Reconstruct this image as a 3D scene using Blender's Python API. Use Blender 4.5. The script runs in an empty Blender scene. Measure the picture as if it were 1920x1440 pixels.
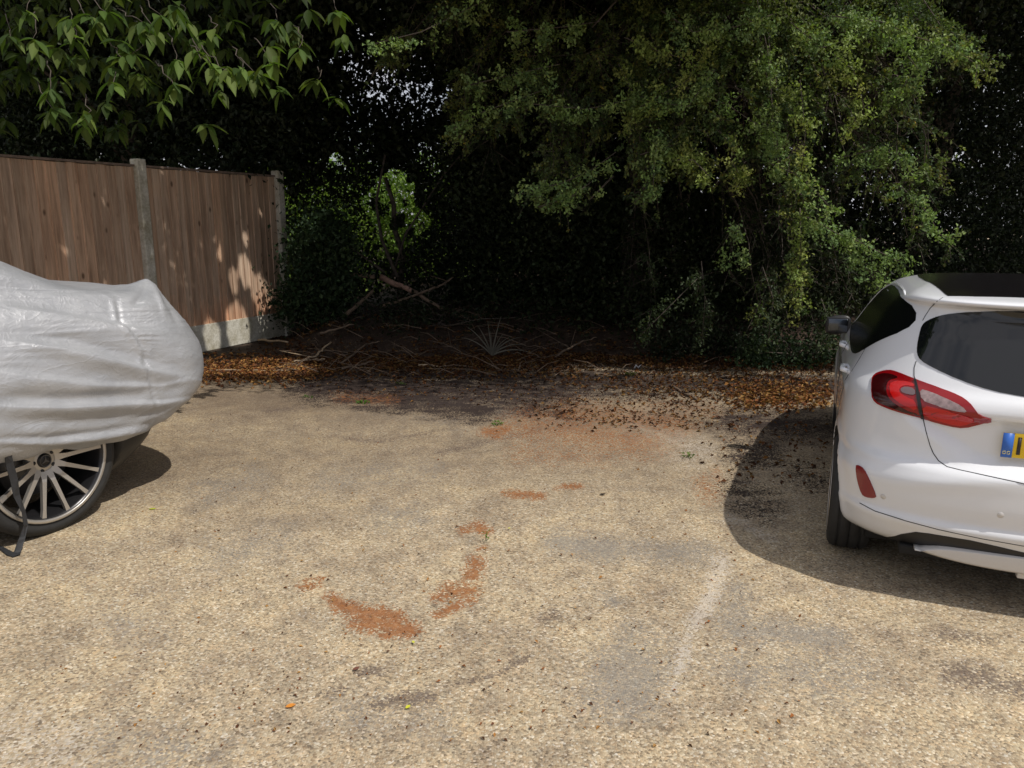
import bpy, bmesh, math, random
import numpy as np
from mathutils import Vector, Matrix
from mathutils.bvhtree import BVHTree
from mathutils.geometry import delaunay_2d_cdt

rng = np.random.default_rng(7)
random.seed(7)
SC = bpy.context.scene
COL = SC.collection
R = math.radians

# ------------------------------------------------------------ camera, sky, sun
CH = 1.6                       # eye height
FPX = 1440.0                   # focal length in photo pixels (1920 wide)
PITCH = math.atan(308 / FPX)
cd = bpy.data.cameras.new('camera')
cam = bpy.data.objects.new('camera', cd)
COL.objects.link(cam)
cam.location = (0, 0, CH)
cam.rotation_euler = (math.pi / 2 - PITCH, 0, 0)
cd.sensor_width = 36
cd.lens = 36 * FPX / 1920
cd.clip_start = 0.05
cd.clip_end = 1000
SC.camera = cam

SUN = Vector((0.54, -0.33, 1.0)).normalized()      # towards the sun
elev = math.asin(SUN.z)
azim = math.atan2(SUN.x, SUN.y)                     # clockwise from +y
w = bpy.data.worlds.new('World')
SC.world = w
w.use_nodes = True
nt = w.node_tree
bg = nt.nodes['Background']
sky = nt.nodes.new('ShaderNodeTexSky')
sky.sky_type = 'NISHITA'
sky.sun_disc = False
sky.sun_elevation = elev
sky.sun_rotation = azim
sky.dust_density = 3.0
sky.air_density = 1.0
tcw = nt.nodes.new('ShaderNodeTexCoord')
cn = nt.nodes.new('ShaderNodeTexNoise'); cn.inputs['Scale'].default_value = 2.2; cn.inputs['Detail'].default_value = 6; cn.inputs['Roughness'].default_value = .6
nt.links.new(tcw.outputs['Generated'], cn.inputs['Vector'])
cr = nt.nodes.new('ShaderNodeValToRGB'); cr.color_ramp.elements[0].position = .30; cr.color_ramp.elements[1].position = .52
nt.links.new(cn.outputs['Fac'], cr.inputs[0])
cm = nt.nodes.new('ShaderNodeMix'); cm.data_type = 'RGBA'
nt.links.new(cr.outputs[0], cm.inputs[0]); nt.links.new(sky.outputs[0], cm.inputs[6]); cm.inputs[7].default_value = (6.2, 6.2, 6.7, 1)
nt.links.new(cm.outputs[2], bg.inputs[0])
bg.inputs[1].default_value = 0.10
sl = bpy.data.lights.new('sun', 'SUN')
sl.energy = 3.8
sl.angle = R(0.55)
sl.color = (1.0, 0.94, 0.85)
so = bpy.data.objects.new('sun', sl)
COL.objects.link(so)
so.rotation_euler = SUN.to_track_quat('Z', 'Y').to_euler()
so.location = (4, -4, 9)
SC.view_settings.view_transform = 'Standard'
SC.view_settings.look = 'None'
SC.view_settings.gamma = 1
SC.view_settings.use_curve_mapping = False
SC.view_settings.exposure = 0.0
SC.cycles.max_bounces = 6
SC.cycles.diffuse_bounces = 3
SC.cycles.transparent_max_bounces = 4

# ------------------------------------------------------------ photo-pixel helpers
cP, sP = math.cos(PITCH), math.sin(PITCH)
def ray(px, py):
    u = (px - 960) / FPX; v = (py - 720) / FPX
    return np.array([u, cP - v * sP, -sP - v * cP])
def G(px, py, z=0.0):          # the ground point seen at a pixel
    r = ray(px, py); t = (z - CH) / r[2]
    return np.array([0, 0, CH]) + r * t
def A(px, py, Y):              # the point at forward distance Y seen at a pixel
    r = ray(px, py); t = Y / r[1]
    return np.array([0, 0, CH]) + r * t
def proj(P):
    P = np.asarray(P, float)
    x = P[..., 0]; y = P[..., 1]; z = P[..., 2] - CH
    d = np.maximum(y * cP - z * sP, 1e-3)
    return 960 + FPX * x / d, 720 - FPX * (y * sP + z * cP) / d

# ------------------------------------------------------------ object helpers
def link(o, parent=None):
    COL.objects.link(o)
    if parent: o.parent = parent
    return o
def tag(o, label=None, cat=None, group=None, kind=None):
    if label: o['label'] = label
    if cat: o['category'] = cat
    if group: o['group'] = group
    if kind: o['kind'] = kind
    return o
def empty(name, loc=(0, 0, 0), rz=0.0, scale=1.0):
    o = bpy.data.objects.new(name, None)
    o.location = loc; o.rotation_euler = (0, 0, rz); o.scale = (scale,) * 3
    o.empty_display_size = 0.1
    return link(o)
def mesh_obj(name, V, F, mat, parent=None, smooth=True, mats=None, mi=None, attrs=None):
    """V (n,3); F list of index lists, or an (m,k) array."""
    me = bpy.data.meshes.new(name)
    V = np.asarray(V, np.float32)
    if isinstance(F, np.ndarray):
        m, k = F.shape
        me.vertices.add(len(V)); me.vertices.foreach_set('co', V.ravel())
        me.loops.add(m * k); me.loops.foreach_set('vertex_index', F.astype(np.int32).ravel())
        me.polygons.add(m)
        me.polygons.foreach_set('loop_start', np.arange(0, m * k, k, dtype=np.int32))
        me.polygons.foreach_set('loop_total', np.full(m, k, np.int32))
        me.update(calc_edges=True)
    else:
        me.from_pydata([tuple(map(float, v)) for v in V], [], F)
    me.polygons.foreach_set('use_smooth', np.full(len(me.polygons), smooth))
    for m_ in (mats or [mat]): me.materials.append(m_)
    if mi is not None: me.polygons.foreach_set('material_index', np.asarray(mi, np.int32))
    for nm, arr in (attrs or {}).items():
        arr = np.asarray(arr, np.float32)
        if arr.ndim == 1:
            a = me.attributes.new(nm, 'FLOAT', 'POINT'); a.data.foreach_set('value', arr)
        else:
            a = me.attributes.new(nm, 'FLOAT_COLOR', 'POINT')
            if arr.shape[1] == 3: arr = np.concatenate([arr, np.ones((len(arr), 1), np.float32)], 1)
            a.data.foreach_set('color', arr.ravel())
    me.update()
    return link(bpy.data.objects.new(name, me), parent)

class MB:
    """collects shapes into one mesh"""
    def __init__(s): s.V = []; s.F = []
    def add(s, V, F):
        o = len(s.V); s.V.extend([tuple(v) for v in V]); s.F.extend([[i + o for i in f] for f in F])
    def box(s, c, d, rz=0.0, M=None):
        hx, hy, hz = d[0] / 2, d[1] / 2, d[2] / 2
        vs = [Vector((x, y, z)) for z in (-hz, hz) for y in (-hy, hy) for x in (-hx, hx)]
        m = Matrix.Translation(c) @ Matrix.Rotation(rz, 4, 'Z')
        if M is not None: m = M @ m
        s.add([m @ v for v in vs], [[0, 2, 3, 1], [4, 5, 7, 6], [0, 1, 5, 4], [2, 6, 7, 3], [0, 4, 6, 2], [1, 3, 7, 5]])
    def tube(s, pts, rad, n=6):
        pts = [Vector(p) for p in pts]
        if not hasattr(rad, '__len__'): rad = [rad] * len(pts)
        V = []; up = Vector((0.13, 0.27, 0.95)).normalized()
        for i, p in enumerate(pts):
            t = (pts[min(i + 1, len(pts) - 1)] - pts[max(i - 1, 0)]).normalized()
            a = t.cross(up)
            if a.length < 0.1: a = t.cross(Vector((1, 0, 0)))
            a.normalize(); b = t.cross(a)
            for k in range(n):
                th = 2 * math.pi * k / n
                V.append(p + (a * math.cos(th) + b * math.sin(th)) * rad[i])
        F = []
        for i in range(len(pts) - 1):
            for k in range(n):
                F.append([i * n + k, i * n + (k + 1) % n, (i + 1) * n + (k + 1) % n, (i + 1) * n + k])
        F.append(list(range(n))[::-1]); F.append([(len(pts) - 1) * n + k for k in range(n)])
        s.add(V, F)
    def lathe(s, prof, n=48, M=None, closed=False):
        """prof: (radius, axial) pairs turned about the local x axis"""
        V = []
        for (r_, a_) in prof:
            for k in range(n):
                th = 2 * math.pi * k / n
                v = Vector((a_, r_ * math.cos(th), r_ * math.sin(th)))
                V.append(M @ v if M is not None else v)
        F = []
        m = len(prof)
        for i in range(m if closed else m - 1):
            j = (i + 1) % m
            for k in range(n):
                F.append([i * n + k, i * n + (k + 1) % n, j * n + (k + 1) % n, j * n + k])
        s.add(V, F)
    def build(s, name, mat, parent=None, smooth=True, bevel=0.0):
        o = mesh_obj(name, s.V, s.F, mat, parent, smooth)
        if bevel > 0:
            b = o.modifiers.new('bevel', 'BEVEL'); b.width = bevel; b.segments = 2; b.limit_method = 'ANGLE'
        return o

# ------------------------------------------------------------ materials
def new_mat(name):
    m = bpy.data.materials.new(name); m.use_nodes = True
    t = m.node_tree; b = t.nodes['Principled BSDF']
    return m, t, b
def N(t, typ, **kw):
    n = t.nodes.new(typ)
    for k, v in kw.items(): setattr(n, k, v)
    return n
def setin(n, **kw):
    for k, v in kw.items(): n.inputs[k.replace('_', ' ')].default_value = v
def ramp(t, fac, stops, interp='LINEAR'):
    r = N(t, 'ShaderNodeValToRGB'); r.color_ramp.interpolation = interp
    e = r.color_ramp.elements
    while len(e) < len(stops): e.new(0.5)
    for i, (p, c) in enumerate(stops):
        e[i].position = p; e[i].color = (*c, 1) if len(c) == 3 else c
    t.links.new(fac, r.inputs[0]); return r.outputs[0]
def mixc(t, fac, a, b, mode='MIX'):
    n = N(t, 'ShaderNodeMix', data_type='RGBA', blend_type=mode)
    for s, v in ((0, fac), (6, a), (7, b)):
        if hasattr(v, 'links'): t.links.new(v, n.inputs[s])
        else: n.inputs[s].default_value = v if s == 0 else ((*v, 1) if len(v) == 3 else v)
    return n.outputs[2]
def mth(t, op, a, b=0.0, c=0.0, clamp=False):
    n = N(t, 'ShaderNodeMath', operation=op); n.use_clamp = clamp
    for i, v in enumerate((a, b, c)):
        if hasattr(v, 'links'): t.links.new(v, n.inputs[i])
        else: n.inputs[i].default_value = v
    return n.outputs[0]
def noise(t, vec, scale, detail=4, rough=0.55, dist=0.0):
    n = N(t, 'ShaderNodeTexNoise'); setin(n, Scale=scale, Detail=detail, Roughness=rough, Distortion=dist)
    if vec is not None: t.links.new(vec, n.inputs['Vector'])
    return n.outputs['Fac']
def sep(t, v):
    n = N(t, 'ShaderNodeSeparateXYZ'); t.links.new(v, n.inputs[0]); return n.outputs
def mapping(t, vec, scale):
    n = N(t, 'ShaderNodeMapping'); t.links.new(vec, n.inputs[0]); n.inputs['Scale'].default_value = scale
    return n.outputs[0]
def bump(t, b, h, strength, dist):
    n = N(t, 'ShaderNodeBump'); n.inputs['Strength'].default_value = strength; n.inputs['Distance'].default_value = dist
    t.links.new(h, n.inputs['Height']); t.links.new(n.outputs[0], b.inputs['Normal']); return n
def plain(name, col, rough=0.5, metal=0.0, coat=0.0, spec=0.5, nz=0.0, nscale=30, bmp=0.0):
    m, t, b = new_mat(name)
    setin(b, Roughness=rough, Metallic=metal)
    b.inputs['Coat Weight'].default_value = coat; b.inputs['Coat Roughness'].default_value = 0.04
    b.inputs['Specular IOR Level'].default_value = spec
    tc = N(t, 'ShaderNodeTexCoord').outputs['Object']
    f = noise(t, tc, nscale)
    lo = tuple(c * (1 - nz) for c in col); hi = tuple(min(1, c * (1 + nz)) for c in col)
    t.links.new(ramp(t, f, [(0.3, lo), (0.7, hi)]), b.inputs['Base Color'])
    if bmp: bump(t, b, f, bmp, 0.01)
    return m

M = {}
def leaf_mat(name, trans=0.25, rough=0.45, spec=0.35):
    m, t, b = new_mat(name)
    at = N(t, 'ShaderNodeAttribute'); at.attribute_name = 'tint'
    t.links.new(at.outputs['Color'], b.inputs['Base Color'])
    setin(b, Roughness=rough); b.inputs['Specular IOR Level'].default_value = spec
    tr = N(t, 'ShaderNodeBsdfTranslucent')
    c2 = mixc(t, 1.0, at.outputs['Color'], (1.5, 1.7, 0.6), 'MULTIPLY'); t.links.new(c2, tr.inputs[0])
    mx = N(t, 'ShaderNodeMixShader'); mx.inputs[0].default_value = trans
    t.links.new(b.outputs[0], mx.inputs[1]); t.links.new(tr.outputs[0], mx.inputs[2])
    t.links.new(mx.outputs[0], t.nodes['Material Output'].inputs[0])
    return m
M['leaf'] = leaf_mat('hawthorn_leaf', 0.25, 0.55, 0.2)
M['leafdark'] = leaf_mat('dark_leaf', 0.15, 0.5, 0.2)
M['cherryleaf'] = leaf_mat('cherry_leaf', 0.35, 0.6, 0.15)
M['litter'] = leaf_mat('dead_leaf', 0.1, 0.8, 0.15)
M['bark'] = plain('bark', (0.075, 0.06, 0.048), 0.9, nz=0.5, nscale=14, bmp=0.8)
M['deadwood'] = plain('dead_wood', (0.12, 0.085, 0.058), 0.85, nz=0.4, nscale=20, bmp=0.4)
M['palewood'] = plain('pale_dry_stalk', (0.34, 0.26, 0.17), 0.85, nz=0.3, nscale=20)
M['pinkwood'] = plain('cut_pinkish_wood', (0.26, 0.16, 0.12), 0.8, nz=0.3, nscale=20)
M['tyre'] = plain('tyre_rubber', (0.018, 0.018, 0.018), 0.75, nz=0.2, nscale=40)
M['blackpl'] = plain('black_plastic', (0.012, 0.012, 0.013), 0.45, nz=0.1)
M['roofblack'] = plain('black_roof_paint', (.006, .005, .006), .2, spec=.35)
M['dark'] = plain('dark_underbody', (0.006, 0.006, 0.006), 0.8)
M['gap'] = plain('panel_gap', (0.03, 0.032, 0.035), 0.6)

# ------------------------------------------------------------ the ground
def seg_dist(px, py, a, b, yk=1.0):
    ax, ay = a; bx, by = b
    dx, dy = bx - ax, (by - ay) * yk
    qx, qy = px - ax, (py - ay) * yk
    L = dx * dx + dy * dy + 1e-9
    t = np.clip((qx * dx + qy * dy) / L, 0, 1)
    return np.hypot(qx - t * dx, qy - t * dy)

def build_ground():
    xs = np.concatenate([-np.geomspace(90, 5.6, 26), np.linspace(-5.4, 5.4, 560), np.geomspace(5.6, 90, 26)])
    ys = np.concatenate([-np.geomspace(60, 1.2, 14), [-.5, .2, .8], np.geomspace(1.2, 9.5, 560), np.geomspace(9.6, 140, 60)])
    X, Y = np.meshgrid(xs, ys)
    nx, ny = len(xs), len(ys)
    # gentle lie of the land, a low bank of soil under the trees
    edge = 8.55 + 0.18 * np.sin(X * 1.1 + 1) + 0.1 * np.sin(X * 2.7)
    edge = np.where(X < -1.6, edge + 0.12 * (X + 1.6) * -0.3, edge)
    t = np.clip((Y - edge) / 2.2, 0, 1)
    Z = 0.006 * np.sin(X * 1.3 + 0.5 * Y) * np.cos(Y * 0.9) * (np.hypot(X, Y) < 12)
    near_bank = (np.abs(X) < 30) & (Y > 6)
    bank = t * t * (3 - 2 * t) * 0.30 * np.clip((X + 4.6) / 2.0, 0.15, 1) * np.clip((X + 3.2) / 0.9, 0.0, 1)
    bump_ = (0.03 * np.sin(X * 5.3 + Y * 2.1) + 0.025 * np.sin(X * 9.1 - Y * 6.7 + 2) + 0.02 * np.sin(Y * 12 + X * 3)) * t
    Z = Z + near_bank * (bank + bump_ * np.clip((X + 3.4), 0, 1))
    V = np.stack([X, Y, Z], -1).reshape(-1, 3)
    j, i = np.meshgrid(np.arange(ny - 1), np.arange(nx - 1), indexing='ij')
    b0 = (j * nx + i).ravel()
    F = np.stack([b0, b0 + 1, b0 + nx + 1, b0 + nx], -1)
    px, py = proj(V)
    vis = (V[:, 1] > 1.0) & (V[:, 1] < 14)
    def field(caps):
        f = np.zeros(len(V))
        for (a, b, r, s) in caps:
            yk = 1.9 if a[1] < 850 else 1.35
            d = seg_dist(px, py, a, b, yk)
            f = np.maximum(f, s * np.clip(1.15 - 0.55 * d / r, 0, 1) * vis)
        return f
    rust = field([((566, 1100), (592, 1096), 9, .75), ((575, 1086), (605, 1084), 4, .7), ((622, 1122), (640, 1136), 12, 1), ((640, 1138), (700, 1150), 14, 1),
                  ((680, 1162), (740, 1172), 22, 1), ((715, 1150), (745, 1158), 16, 1), ((725, 1182), (772, 1180), 16, 1),
                  ((820, 1152), (858, 1136), 8, 1), ((822, 1118), (850, 1114), 12, .85), ((845, 1108), (878, 1108), 18, .95), ((860, 1128), (880, 1126), 12, .8),
                  ((893, 1054), (884, 1080), 15, .95), ((868, 996), (890, 986), 9, .8), ((892, 984), (912, 996), 10, .95), ((900, 1028), (908, 1026), 6, .8),
                  ((942, 924), (960, 930), 6, .7), ((962, 926), (1014, 930), 9, .9), ((1058, 912), (1086, 912), 6, .85), ((1040, 916), (1050, 914), 4, .6),
                  ((915, 810), (945, 806), 14, .9), ((930, 818), (950, 800), 12, .75), ((1000, 800), (1200, 830), 50, .52), ((1080, 775), (1260, 795), 40, .5), ((640, 745), (730, 750), 18, .35),
                  ((980, 850), (1130, 850), 30, .33), ((1320, 905), (1330, 930), 18, .5), ((1200, 760), (1330, 770), 24, .3), ((1340, 880), (1345, 900), 10, .4)])
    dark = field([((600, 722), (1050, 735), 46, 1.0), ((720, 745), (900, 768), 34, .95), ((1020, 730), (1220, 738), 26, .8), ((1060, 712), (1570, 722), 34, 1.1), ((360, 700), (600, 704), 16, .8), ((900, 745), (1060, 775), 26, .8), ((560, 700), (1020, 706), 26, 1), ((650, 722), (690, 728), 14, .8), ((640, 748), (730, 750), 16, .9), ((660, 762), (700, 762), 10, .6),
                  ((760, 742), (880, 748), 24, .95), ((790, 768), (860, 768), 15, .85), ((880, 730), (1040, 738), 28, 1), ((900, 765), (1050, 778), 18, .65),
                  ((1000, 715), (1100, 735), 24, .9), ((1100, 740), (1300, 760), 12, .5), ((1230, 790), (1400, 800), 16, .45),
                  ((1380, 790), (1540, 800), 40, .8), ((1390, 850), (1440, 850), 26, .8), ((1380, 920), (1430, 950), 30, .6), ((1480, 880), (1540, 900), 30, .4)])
    stain = field([((500, 770), (570, 764), 7, .5), ((650, 822), (700, 828), 5, .5), ((700, 830), (860, 800), 5, .4), ((820, 850), (1010, 806), 6, .45), ((715, 1318), (790, 1308), 13, .8), ((780, 1304), (812, 1308), 8, .8), ((680, 1262), (705, 1258), 11, .7), ((610, 1298), (640, 1294), 10, .45),
                  ((955, 1222), (965, 1240), 7, .6), ((965, 1242), (985, 1236), 9, .7), ((935, 1262), (965, 1248), 5, .6), ((860, 1282), (935, 1264), 4, .5),
                  ((1010, 1215), (1150, 1130), 4, .3), ((1025, 1165), (1035, 1150), 14, .5), ((1800, 1265), (1850, 1275), 22, .65), ((1860, 1280), (1920, 1290), 22, .55),
                  ((1770, 1190), (1860, 1200), 12, .5), ((250, 1110), (260, 1118), 6, .4)])
    grey = field([((1050, 1018), (1150, 1032), 24, .95), ((1150, 1030), (1330, 1040), 22, .65), ((1190, 1240), (1165, 1290), 60, .95), ((1140, 1120), (1146, 1126), 14, .8),
                  ((1380, 1110), (1370, 1170), 30, .6), ((1390, 1185), (1560, 1195), 26, .85), ((1370, 1240), (1420, 1270), 34, .6), ((1500, 1240), (1560, 1270), 60, .5),
                  ((720, 970), (780, 975), 30, .45), ((400, 1040), (520, 1010), 36, .4), ((620, 900), (800, 880), 26, .35), ((230, 1170), (280, 1200), 40, .35),
                  ((680, 1340), (820, 1350), 50, .3), ((200, 1400), (400, 1420), 60, .35), ((380, 930), (470, 900), 30, .4), ((940, 770), (1060, 790), 20, .55), ((700, 760), (860, 790), 30, .3)])
    pale = field([((1355, 1050), (1335, 1110), 13, .85), ((1335, 1110), (1300, 1180), 12, .85), ((1300, 1180), (1270, 1260), 11, .75), ((1270, 1260), (1262, 1300), 8, .5), ((1365, 970), (1400, 980), 9, .7),
                  ((1400, 985), (1450, 1010), 8, .5), ((1210, 800), (1310, 850), 44, .4), ((830, 745), (845, 750), 12, .6), ((790, 755), (870, 760), 10, .4), ((20, 1380), (100, 1400), 60, .4)])
    dirt = field([((420, 740), (1000, 760), 110, .9), ((300, 850), (1300, 830), 110, .6), ((1000, 780), (1500, 800), 90, .8), ((380, 960), (700, 930), 80, .4), ((1050, 900), (1350, 930), 70, .35)])
    soil = np.clip((V[:, 1] - (edge.ravel() - 0.55)) / 0.5, 0, 1) * (np.abs(V[:, 0]) < 40) + 0.0 * px
    soil = np.where(V[:, 1] > 140, 1, soil)
    # the drive spreads behind the camera and to both sides
    m, t_, b = new_mat('resin_bound_gravel')
    L = t_.links
    tc = N(t_, 'ShaderNodeTexCoord').outputs['Object']
    def attr(nm):
        a = N(t_, 'ShaderNodeAttribute'); a.attribute_name = nm; return a.outputs['Fac']
    vo = N(t_, 'ShaderNodeTexVoronoi'); setin(vo, Scale=122.0, Randomness=1.0); L.new(tc, vo.inputs['Vector'])
    rc = sep(t_, vo.outputs['Color'])
    stones = ramp(t_, rc[0], [(0.0, (.12, .09, .062)), (.08, (.20, .155, .105)), (.22, (.33, .26, .175)), (.5, (.46, .38, .26)), (.75, (.55, .455, .31)), (.9, (.64, .56, .42)), (1.0, (.82, .76, .64))])
    hue = ramp(t_, rc[1], [(0.0, (1.0, .80, .62)), (.2, (1.05, .95, .85)), (.6, (1, 1, 1)), (.85, (.86, .93, 1.02)), (1, (.75, .80, .85))])
    col = mixc(t_, 0.6, stones, hue, 'MULTIPLY')
    col = mixc(t_, .26, col, (.475, .405, .295))
    lw = noise(t_, tc, 2.1, 6, .62)
    lw2 = noise(t_, tc, 8.5, 5, .65)
    fine = noise(t_, tc, 42, 3, .6)
    col = mixc(t_, 1.0, col, ramp(t_, lw, [(.28, (.60, .585, .59)), (.48, (.79, .78, .775)), (.72, (.96, .945, .885))]), 'MULTIPLY')
    col = mixc(t_, 1.0, col, ramp(t_, lw2, [(.28, (.72, .70, .71)), (.5, (.98, .98, .97)), (.75, (1.1, 1.06, 1.0))]), 'MULTIPLY')
    def mask(att, nz, lo, hi, amp):
        v = mth(t_, 'ADD', attr(att), mth(t_, 'MULTIPLY', mth(t_, 'SUBTRACT', nz, 0.5), amp))
        gate = mth(t_, 'MULTIPLY', attr(att), 5.0, clamp=True)
        return mth(t_, 'MULTIPLY', ramp(t_, v, [(lo, (0, 0, 0)), (hi, (1, 1, 1))]), gate)
    nA = noise(t_, tc, 26, 5, .7); nB = noise(t_, tc, 9, 6, .7); nC = noise(t_, tc, 5, 5, .6)
    grit = mth(t_, 'MULTIPLY', mth(t_, 'SUBTRACT', rc[2], .5), .8)
    nAg = mth(t_, 'ADD', nA, grit)
    drt = mask('dirt', nC, .15, 1.0, .6)
    col = mixc(t_, mth(t_, 'MULTIPLY', drt, .85), col, mixc(t_, .5, (.19, .145, .11), col, 'MULTIPLY'))
    gm = mask('grey', mth(t_, 'ADD', nC, mth(t_, 'MULTIPLY', grit, .9)), .2, .9, 1.3)
    col = mixc(t_, mth(t_, 'MULTIPLY', gm, .66), col, (.19, .18, .165))
    pm = mask('pale', mth(t_, 'ADD', nB, grit), .35, .8, 1.4)
    col = mixc(t_, mth(t_, 'MULTIPLY', pm, .55), col, (.55, .50, .43))
    nBg = mth(t_, 'ADD', nB, mth(t_, 'MULTIPLY', grit, 1.2))
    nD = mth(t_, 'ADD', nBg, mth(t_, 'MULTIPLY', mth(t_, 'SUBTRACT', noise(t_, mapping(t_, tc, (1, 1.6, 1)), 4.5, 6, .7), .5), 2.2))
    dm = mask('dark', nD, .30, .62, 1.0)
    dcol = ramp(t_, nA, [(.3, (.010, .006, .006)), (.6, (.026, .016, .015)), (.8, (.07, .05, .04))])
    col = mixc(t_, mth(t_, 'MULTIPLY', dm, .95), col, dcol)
    stm = mask('stain', nBg, .18, .70, .9)
    col = mixc(t_, mth(t_, 'MULTIPLY', stm, .72), col, (.085, .062, .055))
    rm = mask('rust', nAg, .40, .70, 1.1)
    rcol = ramp(t_, nA, [(.3, (.12, .040, .012)), (.55, (.25, .088, .022)), (.75, (.34, .15, .045))])
    col = mixc(t_, mth(t_, 'MULTIPLY', rm, .82), col, rcol)
    sm = mask('soil', nBg, .2, .7, .9)
    scol = ramp(t_, nA, [(.3, (.016, .010, .007)), (.55, (.038, .023, .016)), (.8, (.08, .046, .028))])
    col = mixc(t_, sm, col, scol)
    L.new(col, b.inputs['Base Color'])
    setin(b, Roughness=0.82); b.inputs['Specular IOR Level'].default_value = 0.3
    hgt = mth(t_, 'ADD', mth(t_, 'MULTIPLY', vo.outputs['Distance'], -1.0), mth(t_, 'MULTIPLY', fine, .4))
    bump(t_, b, hgt, 0.5, 0.005)
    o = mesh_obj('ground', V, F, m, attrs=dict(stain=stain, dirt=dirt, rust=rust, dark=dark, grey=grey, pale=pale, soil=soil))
    tag(o, kind='structure')
    gz = {}
    def height(x, y):
        i = int(np.clip(np.searchsorted(xs, x), 1, nx - 1)); j = int(np.clip(np.searchsorted(ys, y), 1, ny - 1))
        return float(Z[j, i])
    return height
ground_z = build_ground()

# ------------------------------------------------------------ car shells: stacked plan outlines
def pch(xs, ys, q):
    """monotone cubic interpolation"""
    xs = np.asarray(xs, float); ys = np.asarray(ys, float); q = np.clip(q, xs[0], xs[-1])
    h = np.diff(xs); d = np.diff(ys) / h
    m = np.zeros(len(xs)); m[0] = d[0]; m[-1] = d[-1]
    for i in range(1, len(xs) - 1):
        if d[i - 1] * d[i] > 0:
            w1 = 2 * h[i] + h[i - 1]; w2 = h[i] + 2 * h[i - 1]
            m[i] = (w1 + w2) / (w1 / d[i - 1] + w2 / d[i])
    k = np.clip(np.searchsorted(xs, q) - 1, 0, len(xs) - 2)
    t = (q - xs[k]) / h[k]
    return ((2 * t**3 - 3 * t**2 + 1) * ys[k] + (t**3 - 2 * t**2 + t) * h[k] * m[k]
            + (-2 * t**3 + 3 * t**2) * ys[k + 1] + (t**3 - t**2) * h[k] * m[k + 1])
def tab(rows, q): return pch([r_[0] for r_ in rows], [r_[1] for r_ in rows], q)

def shell(zs, W, yr, yf, Dr, Df, nr, nf, nR=72, nS=40):
    rows = []
    for k, z in enumerate(zs):
        ph = np.linspace(0, math.pi, nR + 1)
        def cap(n, D, base, sgn):
            c = np.cos(ph); s_ = np.sin(ph)
            x = W[k] * np.sign(c) * np.abs(c) ** (2 / n)
            y = base + sgn * (D - D * s_ ** (2 / n))
            return x, y
        xr, yr_ = cap(nr[k], Dr[k], yr[k], 1)     # +W -> -W round the rear
        xf, yf_ = cap(nf[k], Df[k], yf[k], -1)
        t = np.linspace(0, 1, nS + 2)[1:-1]
        # left side going forward, then front from -W to +W, then right side backwards
        xl = np.full(nS, -W[k]); yl = yr_[-1] + (yf_[-1] - yr_[-1]) * t
        x = np.concatenate([xr, xl, xf[::-1], -xl]); y = np.concatenate([yr_, yl, yf_[::-1], yl[::-1]])
        rows.append(np.stack([x, y, np.full(len(x), z)], -1))
    return np.array(rows)
def shell_faces(nz, n):
    j, i = np.meshgrid(np.arange(nz - 1), np.arange(n), indexing='ij')
    a = (j * n + i).ravel(); b = (j * n + (i + 1) % n).ravel()
    F = np.stack([a, a + n, b + n, b], -1).tolist()
    F.append(list(range(n))); F.append(list(range((nz - 1) * n, nz * n))[::-1])
    return F

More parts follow.
